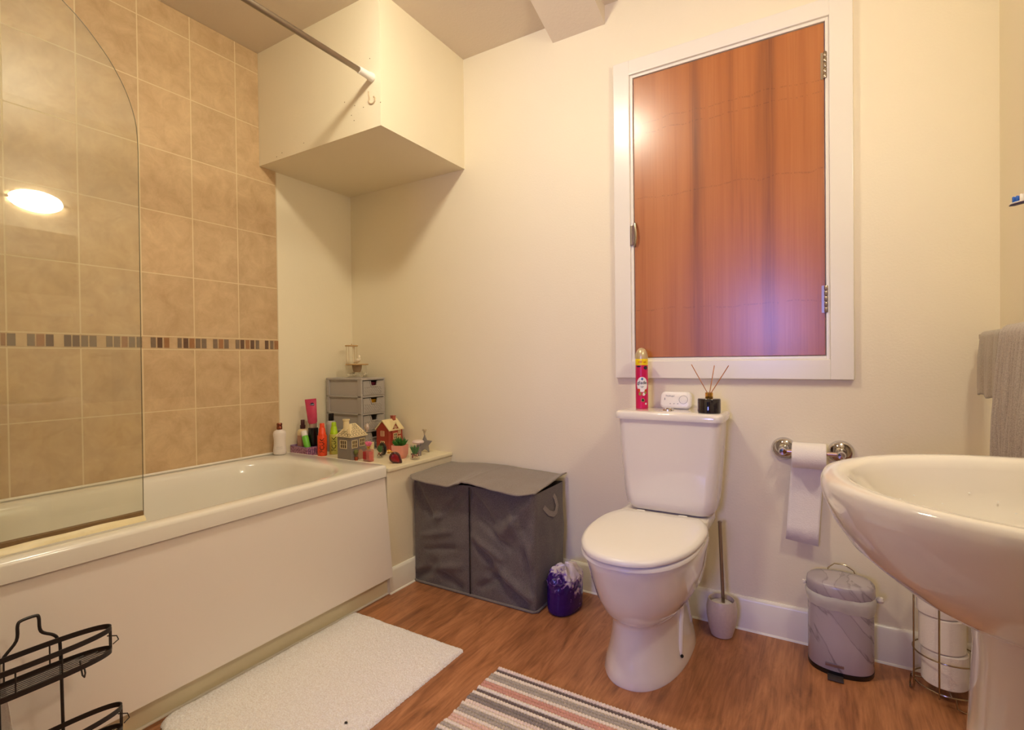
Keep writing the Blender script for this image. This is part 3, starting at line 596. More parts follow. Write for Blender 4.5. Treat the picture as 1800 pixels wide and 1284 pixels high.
# shelf that carries the cistern
b.loft([rrect(0.0, -0.105, 0.10, 0.095, 0.03, 0.33), rrect(0.0, -0.105, 0.150, 0.10, 0.03, 0.385), rrect(0.0, -0.107, 0.157, 0.102, 0.03, 0.40), rrect(0.0, -0.108, 0.157, 0.102, 0.03, 0.428), rrect(0.0, -0.108, 0.152, 0.098, 0.028, 0.434)], M['ceramic'])
b.obj('pan', None, toi, smooth=60)
b = MB()   # trapway bulge at the side with its fixing hole
b.tube([(0.075, -0.24, 0.24), (0.083, -0.27, 0.20), (0.087, -0.31, 0.12), (0.094, -0.345, 0.055), (0.097, -0.352, 0.03)], [0.012, 0.015, 0.015, 0.014, 0.010], n=16); b.obj('fixing_lug', M['ceramic'], toi, smooth=70)
b = MB(); b.lathe([(0.0055, 0.0), (0.0045, 0.002), (0, 0.002)], c=(0.1075, -0.357, 0.040), rot=(0.4, 1.2, -0.5), n=16); b.obj('fixing_hole', M['blackp'], toi)
# seat and lid
b = MB(); b.loft([egg(0.170, -0.19, -0.672, 0.4065), egg(0.1765, -0.185, -0.679, 0.410), egg(0.1765, -0.185, -0.679, 0.418), egg(0.172, -0.19, -0.674, 0.4215), egg(0.12, -0.25, -0.60, 0.4215)], M['plastic']); b.obj('seat', None, toi, smooth=60)
def clip(r, yb):
    for p in r: p.y = min(p.y, yb)
    return r
b = MB(); b.loft([clip(egg(0.174, -0.13, -0.676, 0.424), -0.196), clip(egg(0.181, -0.125, -0.684, 0.427), -0.194), clip(egg(0.182, -0.125, -0.685, 0.434), -0.194), clip(egg(0.178, -0.13, -0.681, 0.441), -0.196), clip(egg(0.168, -0.14, -0.670, 0.4455), -0.204), clip(egg(0.13, -0.18, -0.61, 0.448), -0.24), clip(egg(0.05, -0.30, -0.48, 0.449), -0.32)], M['plastic']); b.obj('seat_lid', None, toi, smooth=60)
for s_ in (-1, 1):
    b = MB(); b.lathe([(0.007, -0.015), (0.008, -0.012), (0.008, 0.012), (0.007, 0.015)], c=(s_ * 0.075, -0.186, 0.436), rot=(0, PI / 2, 0), n=16); b.obj('lid_hinge', M['plastic'], toi)

# air freshener can
CT = 0.8065
can = thing('air_freshener_can', 'tall pink aerosol can with cream cap on the left of the cistern lid', 'air freshener', (1.706, -0.092, CT))
Mpink = pmat('magenta_can_print', (206, 16, 84), 0.28, var=0.15, scale=20)
b = MB(); b.lathe([(0.0215, 0), (0.0235, 0.002), (0.0235, 0.168)], Mpink, 40); b.obj('can_body', None, can)
b = MB(); b.lathe([(0.0237, 0.168), (0.0240, 0.170), (0.0240, 0.190), (0.0237, 0.192)], pmat('yellow_band', (250, 216, 10), 0.35), 40); b.obj('yellow_band', None, can)
b = MB(); b.lathe([(0.0238, 0.192), (0.024, 0.200), (0.0215, 0.214), (0.016, 0.226), (0.009, 0.233), (0.0, 0.235)], pmat('champagne_cap', (206, 184, 142), 0.3, 0.3), 40); b.obj('cap', None, can)
FA = math.radians(20)   # labels turned towards the viewer
def on_cyl(r, a, z): return Vector((math.sin(a) * r, -math.cos(a) * r, z))
def disc_on_cyl(mb, r, ang, zc, w, h, m, n=28, fan=7):
    """oval label wrapped round a cylinder about z"""
    rings = []
    for k in range(fan + 1):
        s_ = k / fan * 0.999 + 0.001; rings.append([on_cyl(r, ang + (w / 2 * s_ * math.cos(2 * PI * j / n)) / r, zc + h / 2 * s_ * math.sin(2 * PI * j / n)) for j in range(n)])
    mb.loft(rings, m)
Mwh = pmat('label_white', (240, 236, 232), 0.4); Mred = pmat('label_red', (206, 60, 30), 0.4); Mdk = pmat('label_dark', (40, 34, 50), 0.4); Mgr = pmat('label_green', (150, 150, 60), 0.4); Mbl = pmat('label_blue', (60, 120, 180), 0.4)
b = MB(); disc_on_cyl(b, 0.0237, FA, 0.094, 0.044, 0.058, Mwh)
for (a, z, s_, mm) in ((-0.55, 0.072, 0.012, Mred), (-0.35, 0.058, 0.012, Mgr), (-0.05, 0.056, 0.011, Mred), (0.25, 0.057, 0.012, Mwh), (0.5, 0.062, 0.011, Mgr), (0.62, 0.07, 0.012, Mred), (0.1, 0.034, 0.014, Mgr), (0.62, 0.02, 0.008, Mwh)):
    disc_on_cyl(b, 0.0239, FA + a, z, s_, s_, mm, 14, 2)
disc_on_cyl(b, 0.0241, FA + 0.1, 0.034, 0.009, 0.009, Mdk, 14, 2); disc_on_cyl(b, 0.0239, FA + 0.62, 0.158, 0.018, 0.014, Mdk, 14, 2); disc_on_cyl(b, 0.0239, FA - 0.55, 0.163, 0.020, 0.006, Mdk, 14, 2); disc_on_cyl(b, 0.0240, FA, 0.115, 0.009, 0.010, Mbl, 14, 2)

for (z, w_) in ((0.0865, 0.016), (0.0825, 0.009)): disc_on_cyl(b, 0.0239, FA, z, w_, 0.0016, Mdk, 14, 1)
b.obj('label', None, can)
text('brand_lettering', 'glade', 0.0185, Mdk, can, (0, 0, 0.101), (PI / 2, 0, FA), wrap=0.0241)
text('size_lettering', '300 ml', 0.0105, Mred, can, (0, 0, 0.180), (PI / 2, 0, FA), wrap=0.0243, sx=1.1)

# carbon monoxide alarm
al = thing('carbon_monoxide_alarm', 'white rounded rectangular alarm leaning on the wall on the cistern lid', 'alarm', (1.826, -0.060, CT), rot=(math.radians(-14), 0, 0))
b = MB(); prof = [rrect(0, 0, 0.0, 0, 0, 0)]
def rv(hw, hh, r, y): return [Vector((p.x, y, p.y + 0.0335)) for p in rrect(0, 0, hw, hh, r, 0, 8)]
b.loft([rv(0.055, 0.030, 0.018, 0.012), rv(0.0575, 0.0325, 0.019, 0.008), rv(0.058, 0.033, 0.019, -0.002), rv(0.0555, 0.0305, 0.018, -0.011), rv(0.050, 0.026, 0.016, -0.0135)], M['plastic']); b.obj('alarm_body', None, al, smooth=60)
Mgy = pmat('grey_print', (150, 146, 150), 0.5)
b = MB(); c3 = (0.030, -0.0138, 0.034); b.tube([(c3[0] + 0.0155 * math.cos(a), c3[1], c3[2] + 0.0155 * math.sin(a)) for a in [2 * PI * j / 32 for j in range(32)]], 0.0007, n=6, closed=True); b.obj('test_button', Mgy, al)
b = MB()
for x in (-0.018, -0.004, 0.010):
    b = MB(); b.lathe([(0.002, 0), (0.0015, 0.0008), (0, 0.0008)], c=(x, -0.0135, 0.018), rot=(PI / 2, 0, 0), n=12); b.obj('indicator_light', Mgy, al)
b = MB(); b.box((-0.041, -0.0145, 0.031), (-0.038, -0.0130, 0.040), bev=0.0005); b.obj('slot', Mgy, al); text('lettering', 'FireAngel', 0.0085, Mgy, al, (-0.020, -0.0138, 0.0475), (PI / 2, 0, 0))

# reed diffuser
df = thing('reed_diffuser', 'black glass reed diffuser with three sticks on the right of the cistern lid', 'reed diffuser', (1.963, -0.150, CT))
b = MB(); b.lathe([(0.036, 0), (0.0385, 0.002), (0.0385, 0.047), (0.036, 0.0505), (0.014, 0.052)], pmat('smoked_black_glass', (28, 22, 30), 0.08, coat=0.5), 40, sy=1.0); b.obj('bottle', None, df)
b = MB(); b.lathe([(0.0125, 0.052), (0.013, 0.053), (0.013, 0.071), (0.0095, 0.072), (0.0095, 0.064)], M['gold'], 28, cap1=False); b.obj('collar', None, df)
for (dx, dy, hz) in ((-0.062, 0.014, 0.170), (0.014, 0.025, 0.166), (0.064, 0.006, 0.166)):
    b = MB(); b.tube([(-dx * 0.12, -dy * 0.1, 0.046), (dx, dy, hz)], 0.0016, n=8); b.obj('stick', M['reed'], df)

# toilet brush
br = thing('toilet_brush', 'toilet brush with steel handle in a cream ceramic pot beside the toilet', 'toilet brush', (1.990, -0.090, 0))
b = MB(); b.lathe([(0.030, 0), (0.036, 0.003), (0.044, 0.03), (0.051, 0.07), (0.052, 0.10), (0.047, 0.125), (0.045, 0.131), (0.042, 0.130), (0.043, 0.12), (0.047, 0.09), (0.035, 0.02), (0.0, 0.015)], pmat('cream_speckled_ceramic', (206, 188, 172), 0.3, var=0.12, scale=120), 40, cap1=False); b.obj('pot', None, br)
b = MB(); b.tube([(0.006, 0, 0.105), (-0.004, 0.0, 0.405)], 0.0062, n=14); b.lathe([(0.0072, 0.404), (0.0072, 0.409), (0.004, 0.411), (0, 0.411)], c=(-0.004, 0, 0), n=14); b.obj('handle', M['steel'], br)
b = MB(); b.lathe([(0.0395, 0.108), (0.040, 0.112), (0.034, 0.1165), (0.008, 0.118), (0.0, 0.118)], n=28); b.lathe([(0.02, 0.03), (0.03, 0.04), (0.03, 0.09), (0.01, 0.105)], n=20); b.obj('splash_cover', M['plastic'], br)

# ------------------------------------------------------------ hamper
ham = thing('laundry_hamper', 'dark grey fabric two section laundry hamper with a floppy lid', 'laundry hamper', (1.024, -0.160, 0))
HX, HY, HH = 0.314, 0.134, 0.470
b = MB(); NP, NH = 260, 70; rings = []
base = rrect(0, 0, HX, HY, 0.016, 0, 6)
# resample the perimeter evenly
per = base + [base[0]]; seg = [(per[i + 1] - per[i]).length for i in range(len(base))]; tot = sum(seg)
def per_at(s_):
    s_ = s_ % tot; i = 0
    while s_ > seg[i]: s_ -= seg[i]; i += 1
    return per[i].lerp(per[i + 1], s_ / seg[i])
samples = [per_at(tot * j / NP) for j in range(NP)]
def ridge(x, z, x0, z0, x1, z1, w, a):
    """a soft crease from (x0,z0) to (x1,z1)"""
    dx, dz = x1 - x0, z1 - z0; L2 = dx * dx + dz * dz; t = ((x - x0) * dx + (z - z0) * dz) / L2; tt = max(0, min(1, t))
    d2 = (x - x0 - tt * dx) ** 2 + (z - z0 - tt * dz) ** 2; return a * math.exp(-d2 / (w * w)) * (0.5 + 0.5 * math.sin(PI * min(1, max(0, 0.1 + 0.8 * tt))))
creases = [(-0.30, 0.44, -0.20, 0.30, .02, -.010), (-0.03, 0.44, -0.13, 0.33, .02, -.010), (-0.20, 0.30, -0.13, 0.33, .015, .008), (-0.29, 0.06, -0.05, 0.12, .02, .008), (-0.30, 0.02, -0.18, 0.10, .022, -.012), (-0.05, 0.02, -0.16, 0.07, .02, -.01),
           (0.01, 0.44, 0.12, 0.33, .02, -.010), (0.30, 0.44, 0.17, 0.30, .024, .010), (0.03, 0.22, 0.14, 0.14, .018, -.010), (0.02, 0.26, 0.16, 0.19, .016, .008), (0.10, 0.12, 0.27, 0.02, .022, -.013), (0.13, 0.16, 0.28, 0.06, .018, .010), (0.20, 0.40, 0.30, 0.20, .022, .011), (0.05, 0.05, 0.14, 0.10, .016, -.008),
           (0.26, 0.32, 0.29, 0.08, .016, -.01), (-0.26, 0.22, -0.10, 0.26, .015, .006), (-0.24, 0.16, -0.08, 0.19, .013, -.006), (0.06, 0.33, 0.2, 0.24, .014, -.007)]
for k in range(NH + 1):
    h = k / NH; ring = []
    for p in samples:
        x, y_ = p.x, p.y; front = y_ < -HY + 0.002
        comp = ((x / HX) % 1.0) if x >= 0 else (1 + x / HX)     # 0..1 within a compartment
        sag = math.sin(PI * min(1, max(0, comp))) if abs(x) < HX - 0.001 else 0
        top = HH - (0.010 * sag if abs(y_) > HY - 0.002 else 0.0)
        z = 0.004 + (top - 0.004) * h
        o = 0.0
        mid = math.sin(PI * h)
        if front or y_ > HY - 0.002:
            o += 0.007 * mid * sag - 0.012 * sag * max(0, h - 0.86) / 0.14
            for c in creases: o += 1.9 * ridge(x, z, *c)
            o -= 0.006 * math.exp(-(x / 0.006) ** 2)
            o += 0.006 * vnoise(x * 9, z * 9, 3) * mid + 0.0034 * vnoise(x * 26, z * 20, 8)
            q = Vector((x, y_ + (-o if front else o * 0.3), z))
        else:
            o += -0.016 * mid * math.cos(PI * y_ / (2 * HY)) + 0.006 * vnoise(y_ * 14, z * 9, 1) * mid
            if abs(x) > HX - 0.001: q = Vector((x + math.copysign(o, x), y_, z))
            else: q = Vector((x, y_, z))
        ring.append(q)
    rings.append(ring)
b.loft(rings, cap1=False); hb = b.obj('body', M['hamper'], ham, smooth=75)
b = MB(); b.tube([Vector((p.x * 1.004, p.y * 1.01, 0.006)) for p in samples[::3]], 0.0055, n=8, closed=True); b.obj('bottom_binding', M['binding'], ham)
b = MB(); b.tube([(0.0, -HY - 0.002 - 0.006 * math.sin(PI * i / 30) * 0, 0.008 + 0.455 * i / 30) for i in range(31)], 0.0022, n=6); b.obj('centre_seam', M['blackp'], ham)
# lid
b = MB(); NX, NYY = 90, 34
zf = [(-0.300, 0.487), (-0.26, 0.481), (-0.17, 0.474), (-0.08, 0.472), (-0.02, 0.490), (0.0, 0.496), (0.03, 0.498), (0.09, 0.492), (0.17, 0.484), (0.26, 0.476), (0.33, 0.478)]
def front_z(x):
    for (a, za), (c, zc) in zip(zf, zf[1:]):
        if x <= c: t = max(0, (x - a) / (c - a)); t = t * t * (3 - 2 * t); return za + (zc - za) * t
    return zf[-1][1]
top = []
for j in range(NYY + 1):
    t = j / NYY
    for i in range(NX + 1):
        s_ = i / NX; x = -0.312 + 0.632 * s_
        # rounded front corners
        dx = max(0, abs(x + 0.0) - 0.255) / 0.06; yf = -0.192 + 0.05 * min(1, dx) ** 2.2; yb = 0.147
        y_ = yb + (yf - yb) * t; zb = 0.500 + 0.006 * math.cos(x * 8)
        z = zb + (front_z(x) - zb) * (t ** 1.6) + 0.003 * vnoise(x * 8, y_ * 10, 2) + 0.004 * math.exp(-(x / 0.012) ** 2) * t
        if x > 0.29: z += 0.012 * (x - 0.29) / 0.03 * (1 - t)
        top.append(Vector((x, y_, z)))
fs = [(j * (NX + 1) + i, j * (NX + 1) + i + 1, (j + 1) * (NX + 1) + i + 1, (j + 1) * (NX + 1) + i) for j in range(NYY) for i in range(NX)]
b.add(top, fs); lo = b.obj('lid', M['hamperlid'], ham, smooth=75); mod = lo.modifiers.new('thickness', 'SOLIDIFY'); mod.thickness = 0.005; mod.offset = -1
# strap handle on the right side
b = MB(); pts = [(0.309, -0.075, 0.435), (0.318, -0.06, 0.40), (0.326, -0.035, 0.375), (0.330, 0.0, 0.362), (0.330, 0.02, 0.366), (0.328, 0.035, 0.39), (0.322, 0.03, 0.42), (0.312, 0.02, 0.445)]
rg = []
for i, p in enumerate(pts):
    p = Vector(p); q = Vector(pts[min(i + 1, len(pts) - 1)]) - Vector(pts[max(i - 1, 0)]); q.normalize(); nn = q.cross(Vector((1, 0, 0))).normalized() * 0.011
    rg.append([p - nn, p - nn + Vector((0.002, 0, 0)), p + nn + Vector((0.002, 0, 0)), p + nn])
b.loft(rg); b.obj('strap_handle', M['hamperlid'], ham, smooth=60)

# purple tissue pack
pk = MB(); n1, n2 = 110, 64; rings = []
for k in range(n2 + 1):
    t = k / n2; z = 0.160 * min(1, t * 1.25) if t < 0.8 else 0.160
    shrink = 1.0 if t < 0.62 else max(0.02, math.cos((t - 0.62) / 0.38 * PI / 2) ** 0.8)
    z = 0.002 + 0.125 * min(1, t / 0.62) + (0 if t < 0.62 else 0.045 * math.sin((t - 0.62) / 0.38 * PI / 2))
    ring = []
    for j in range(n1):
        a = 2 * PI * j / n1; c, s_ = math.cos(a), math.sin(a)
        x = 0.056 * math.copysign(abs(c) ** 0.85, c); y_ = 0.088 * math.copysign(abs(s_) ** 0.85, s_)
        bot = 1 - 0.10 * math.exp(-t * 30)
        cr_ = 0.0015 + 0.036 * max(0, t - 0.40)
        o = cr_ * (vnoise(x * 40, y_ * 40, z * 45) + 0.8 * abs(vnoise(x * 80, y_ * 80, z * 80 + 4)))
        hgt = 1.0
        if t > 0.35: z2 = z + cr_ * 1.3 * vnoise(x * 50 + 7, y_ * 50, z * 40)
        else: z2 = z
        lower_front = -0.025 * max(0, (-y_) / 0.088) * max(0, t - 0.5)
        ring.append(Vector((x * shrink * bot * (1 + o * 9), y_ * shrink * bot * (1 + o * 7), z2 + lower_front)))
    rings.append(ring)
pk.loft(rings); p_ = pk.obj('tissue_pack', M['wrap'], smooth=30, loc=(1.417, -0.190, 0), rotz=math.radians(-8)); tag(p_, 'purple plastic wrapped pack of tissue rolls with crumpled film between hamper and toilet', 'tissue pack')

# ------------------------------------------------------------ paper holder on the wall
ph = thing('toilet_roll_holder', 'chrome toilet roll holder with two round wall plates', 'toilet roll holder', (2.272, 0, 0.676))
for s_ in (-1, 1):
    b = MB(); cxx = s_ * 0.085
    b.lathe([(0.037, 0), (0.040, 0.004), (0.039, 0.010), (0.032, 0.016), (0.024, 0.014), (0.017, 0.008), (0.012, 0.010), (0.011, 0.045), (0.013, 0.052), (0.013, 0.072), (0.010, 0.078), (0, 0.079)], n=36, c=(cxx, 0, 0), rot=(PI / 2, 0, 0)); b.obj('wall_plate', M['chrome'], ph)
b = MB(); b.tube([(-0.082, -0.062, 0), (0.082, -0.062, 0)], 0.0072, n=16); b.obj('roller', pmat('pink_tinted_steel', (214, 188, 176), 0.25, 1.0), ph)
tr = thing('toilet_roll', 'half used white toilet roll hanging on the wall holder with a long loose tail', 'toilet roll', (2.265, -0.062, 0.666))
b = MB(); n = 40
def rollmesh(mb, hw, ro, ri, m):
    prof = [(ri, -hw), (ro - 0.002, -hw), (ro, -hw + 0.002), (ro, hw - 0.002), (ro - 0.002, hw), (ri, hw), (ri, -hw)]; mb.lathe(prof, m, 44, rot=(0, PI / 2, 0), cap0=False, cap1=False)
rollmesh(b, 0.050, 0.043, 0.020, M['paper']); b.obj('roll', None, tr)
b = MB(); b.lathe([(0.0198, -0.050), (0.0198, 0.050)], rot=(0, PI / 2, 0), n=28, cap0=False, cap1=False); b.obj('cardboard_core', M['card'], tr)
b = MB(); path = []
for i in range(8):
    a = math.radians(80 + i * 14); path.append((-0.0438 * math.sin(a) , 0.0438 * math.cos(a)))
path += [(-0.0425, -0.02), (-0.0405, -0.06), (-0.038, -0.11), (-0.035, -0.16), (-0.036, -0.20), (-0.030, -0.25), (-0.026, -0.305)]
vs_ = []; fs = []
# dedupe arcs so that the tail leaves the front of the roll tangentially
path = [(0.0438 * math.cos(math.radians(d_)), 0.0438 * math.sin(math.radians(d_))) for d_ in (75, 60, 45, 30, 15, 3)] + [(-y__ - 0.003, z__) for y__, z__ in path[8:]]
NC = 12
for k, (yy, zz) in enumerate(path):
    for i in range(NC + 1):
        s_ = i / NC; lean = -0.020 * max(0, -zz) / 0.3; x = -0.052 + 0.098 * s_ + lean - 0.012 * max(0, -zz) / 0.3 * 0
        wob = 0.004 * vnoise(s_ * 3, zz * 14) * min(1, max(0, -zz) * 12)
        vs_.append((x, yy + wob, zz + (0.010 * (0.5 - s_) if k == len(path) - 1 else 0)))
for k in range(len(path) - 1):
    for i in range(NC): a = k * (NC + 1) + i; fs.append((a, a + 1, a + NC + 2, a + NC + 1))
b.add(vs_, fs); o = b.obj('paper_tail', M['paper'], tr, smooth=80); mod = o.modifiers.new('thickness', 'SOLIDIFY'); mod.thickness = 0.0006; mod.offset = 1

# ------------------------------------------------------------ pedal bin
pb = thing('pedal_bin', 'small grey marble print pedal bin with liner showing under the lid', 'pedal bin', (2.350, -0.105, 0))
b = MB(); EX, EY = 0.090, 0.072
b.loft([sring(0, 0, EX * s_, EY * s_, z, 72, 2.3) for s_, z in ((0.96, 0.012), (1.0, 0.018), (1.0, 0.10), (1.0, 0.242))], M['marble']); b.obj('body', None, pb, smooth=50)
b = MB(); b.loft([sring(0, 0, EX * s_, EY * s_, z, 72, 2.3) for s_, z in ((0.98, 0.0), (1.0, 0.003), (1.01, 0.015), (0.97, 0.016))]); b.obj('base_ring', M['blackp'], pb)
b = MB(); b.loft([sring(0, 0, EX * s_, EY * s_, z, 72, 2.3) for s_, z in ((1.03, 0.246), (1.045, 0.250), (1.045, 0.270), (1.03, 0.279), (0.97, 0.285), (0.6, 0.289), (0.1, 0.290))], M['marble']); b.obj('lid', None, pb, smooth=50)
b = MB(); NB = 90; rings = []
for k, (s_, z) in enumerate(((1.02, 0.248), (1.07, 0.242), (1.085, 0.232), (1.05, 0.218), (1.015, 0.206))):
    r = sring(0, 0, EX * s_, EY * s_, z, NB, 2.3); rings.append([Vector((p.x * (1 + 0.018 * vnoise(j * 0.5, k)), p.y * (1 + 0.025 * vnoise(j * 0.5, k)), p.z + 0.006 * vnoise(j * 0.22, k * 0.2, 4) - (0.012 * max(0, p.x / EX) if k > 2 else 0))) for j, p in enumerate(r)])
b.loft(rings, M['liner'], cap0=False, cap1=False)
b.obj('bin_liner', None, pb, smooth=80)
b = MB(); b.lathe([(0.001, -0.010), (0.008, -0.008), (0.011, 0), (0.008, 0.008), (0.001, 0.010)], n=18, c=(0.105, -0.008, 0.242)); b.tube([(0.088, -0.005, 0.240), (0.104, -0.008, 0.242)], 0.005); b.obj('liner_knot', pmat('white_liner_plastic', (226, 216, 204), 0.4), pb)
b = MB(); b.lathe([(0.001, -0.007), (0.006, -0.004), (0.007, 0), (0.005, 0.006), (0.001, 0.007)], n=14, c=(-0.100, -0.01, 0.258)); b.obj('liner_knot', bpy.data.materials['white_liner_plastic'], pb)
b = MB(); b.box((-0.042, -0.0745, 0.035), (0.008, -0.070, 0.040), bev=0.001); b.box((-0.042, -0.073, 0.030), (0.008, -0.068, 0.036)); b.obj('pedal_slot', M['steel'], pb)
b = MB(); b.box((-0.036, -0.104, 0.002), (0.006, -0.062, 0.006), bev=0.001); b.obj('pedal', pmat('dark_grey_metal', (84, 76, 70), 0.4, 0.6), pb)
b = MB(); b.tube([(-0.034, 0.062, 0.262), (-0.032, 0.070, 0.290), (-0.014, 0.074, 0.305), (0.016, 0.074, 0.306), (0.040, 0.070, 0.292), (0.052, 0.062, 0.258)], 0.0018, n=8); b.obj('wire_handle', M['wire'], pb)

# ------------------------------------------------------------ wire stand for spare rolls
SX, SY, SR = 2.612, -0.116, 0.078
st = thing('spare_roll_stand', 'chrome wire stand holding spare toilet rolls behind the basin pedestal', 'roll stand', (SX, SY, 0))
def circ(r, z, n=48, a0=0, a1=2 * PI): return [(r * math.cos(a0 + (a1 - a0) * i / n), r * math.sin(a0 + (a1 - a0) * i / n), z) for i in range(n + 1)]
for z in (0.035, 0.125, 0.30, 0.46):
    b = MB(); b.tube(circ(SR, z)[:-1], 0.0022, n=8, closed=True); b.obj('ring', M['wire'], st)
for k in range(4):
    a = math.radians(190 + 60 * k); b = MB(); b.tube([(SR * math.cos(a), SR * math.sin(a), 0.02), (SR * math.cos(a), SR * math.sin(a), 0.46)], 0.0024, n=8); b.obj('upright_wire', M['wire'], st)
b = MB(); b.tube([(-SR, 0, 0.035), (SR, 0, 0.035)], 0.002); b.tube([(0, -SR, 0.035), (0, SR, 0.035)], 0.002); b.obj('base_wire', M['wire'], st)
for k in range(3):
    a = math.radians(185 + 105 * k); c, s_ = math.cos(a), math.sin(a); b = MB()
    b.tube([(SR * c - 0.02 * s_, SR * s_ + 0.02 * c, 0.035), (SR * 1.05 * c - 0.018 * s_, SR * 1.05 * s_ + 0.018 * c, 0.010), (SR * 1.1 * c, SR * 1.1 * s_, 0.0025), (SR * 1.05 * c + 0.018 * s_, SR * 1.05 * s_ - 0.018 * c, 0.010), (SR * c + 0.02 * s_, SR * s_ - 0.02 * c, 0.035)], 0.0022); b.obj('foot', M['wire'], st)
places = ['bottom', 'middle', 'top']
for k, (z, lab) in enumerate(((0.038, 'lowest spare toilet roll in the wire stand by the baseboard'), (0.139, 'second spare toilet roll from the bottom of the wire stand'), (0.240, 'third spare toilet roll from the bottom, partly behind the basin'))):
    b = MB(); b.lathe([(0.020, 0), (0.052, 0), (0.055, 0.003), (0.055, 0.096), (0.052, 0.099), (0.020, 0.099), (0.020, 0)], M['paper'], 44, cap0=False, cap1=False)
    if k < 3:
        o = b.obj('toilet_roll', None, None, loc=(SX - 0.003 - 0.006 * k, SY + 0.002, z)); tag(o, lab, 'toilet roll', 'spare toilet rolls in the wire stand')

# ------------------------------------------------------------ basin
bs = thing('pedestal_basin', 'white ceramic pedestal basin in the right foreground', 'basin', (2.62, -1.065, 0))
b = MB(); n = 120
def bring(s_, z, ox=0.0, w=1.0):
    out = []
    for j in range(n):
        a = 2 * PI * j / n; c, q = math.cos(a), math.sin(a); e = 2.05
        x = 0.322 * s_ * math.copysign(abs(c) ** (2 / e), c) + ox; y_ = 0.285 * s_ * w * math.copysign(abs(q) ** (2 / e), q)
        out.append(Vector((min(x, 0.1355), y_, z)))
    return out
b.loft([bring(0.30, 0.612, -0.03), bring(0.46, 0.630, -0.028), bring(0.63, 0.655, -0.015), bring(0.785, 0.688, -0.006), bring(0.88, 0.710, 0), bring(0.950, 0.745, 0), bring(0.988, 0.775, 0), bring(0.999, 0.792, 0), bring(0.998, 0.803), bring(0.985, 0.811), bring(0.955, 0.814), bring(0.900, 0.8125), bring(0.870, 0.806), bring(0.845, 0.793), bring(0.80, 0.76), bring(0.70, 0.715), bring(0.50, 0.694), bring(0.25, 0.686), bring(0.08, 0.683)], M['ceramic'])
b.obj('bowl', None, bs, smooth=70)
b = MB()
def ped(hx_, hy_, z, ox=0.0): return [Vector((min(ox + p.x, 0.134), p.y, z)) for p in sring(0, 0, hx_, hy_, 0, 64, 2.6)]
b.loft([ped(0.125, 0.115, 0.0, -0.030), ped(0.122, 0.112, 0.02, -0.030), ped(0.112, 0.098, 0.08, -0.034), ped(0.110, 0.092, 0.25, -0.034), ped(0.103, 0.090, 0.45, -0.031), ped(0.102, 0.090, 0.57, -0.026), ped(0.106, 0.092, 0.63, -0.026)], M['ceramic']); b.obj('pedestal', None, bs, smooth=60)
b = MB(); b.tube([(0.095, 0.0, 0.80), (0.095, 0.0, 0.87), (0.08, 0, 0.89), (0.0, 0, 0.885), (-0.01, 0, 0.87)], [0.02, 0.018, 0.016, 0.012, 0.011], n=16); b.obj('tap', M['chrome'], bs)
# water drops in the bowl
b = MB(); random.seed(3)
b = MB()
Mdrop = pmat('water_drop', (235, 235, 235), 0.02, spec=1.0)
for k in range(26):
    a = random.uniform(PI * 0.2, PI * 1.15); s_ = random.uniform(0.55, 0.80); zz = 0.694 + (0.76 - 0.694) * ((s_ - 0.5) / 0.3) ** 1.6
    x, y_ = 0.322 * s_ * math.cos(a), 0.285 * s_ * math.sin(a)
    if x > 0.10: continue
    b.lathe([(0.0016, 0), (0.0012, 0.0007), (0.0004, 0.001)], c=(x, y_, zz), n=10)
b.obj('water_drops', Mdrop, bs); bpy.data.objects['water_drops']['kind'] = 'stuff'

# mirror, shelf, toothbrush, towel rail, towels
mi = thing('mirror', 'frameless wall mirror above the basin, outside the right edge', 'mirror', (RX, -1.185, 1.38))
b = MB(); b.box((-0.006, -0.41, 0.02), (-0.001, 0.41, 0.378)); b.obj('mirror_glass', pmat('mirror_silver', (200, 200, 205), 0.02, 1.0, var=0.0), mi)
sh = thing('glass_shelf', 'narrow glass shelf above the basin, outside the right edge', 'shelf', (RX, -1.12, 1.2700))
b = MB(); b.box((-0.105, -0.30, 0), (-0.004, 0.30, 0.006), bev=0.001); b.obj('shelf_glass', M['glass'], sh)
for s_ in (-0.25, 0.25):
    b = MB(); b.tube([(-0.0005, s_, -0.006), (-0.03, s_, -0.006)], 0.007, n=12); b.obj('bracket', M['chrome'], sh)
tb = thing('toothbrush', 'white and blue toothbrush head poking in at the right edge', 'toothbrush', (2.700, -0.875, 1.2765), rot=(0, 0, 0))
dirv = Vector((2.606 - 2.700, -0.745 + 0.875, 0.0)).normalized(); side = Vector((-dirv.y, dirv.x, 0)); ln = 0.160
b = MB()
def tring(t, w, h, z0): c = dirv * t + Vector((0, 0, z0 + h / 2)); return [c + side * (w * math.cos(a)) + Vector((0, 0, h / 2 * math.sin(a))) for a in [2 * PI * j / 16 for j in range(16)]]
b.loft([tring(-0.045, 0.003, 0.004, 0.0), tring(-0.035, 0.006, 0.009, 0), tring(0.03, 0.006, 0.009, 0), tring(0.10, 0.0035, 0.006, 0.001), tring(0.128, 0.004, 0.005, 0.0015), tring(0.137, 0.0068, 0.005, 0.0015), tring(0.150, 0.0072, 0.005, 0.0015), tring(0.158, 0.005, 0.0045, 0.0018), tring(0.161, 0.001, 0.002, 0.003)]); b.obj('handle', M['plastic'], tb, smooth=60)
b = MB(); b.loft([tring(0.126, 0.0052, 0.003, 0), tring(0.140, 0.0075, 0.003, 0), tring(0.156, 0.0062, 0.003, 0.0), tring(0.162, 0.002, 0.002, 0.001)]); b.obj('back_pad', pmat('dark_blue_rubber', (52, 36, 92), 0.4), tb)
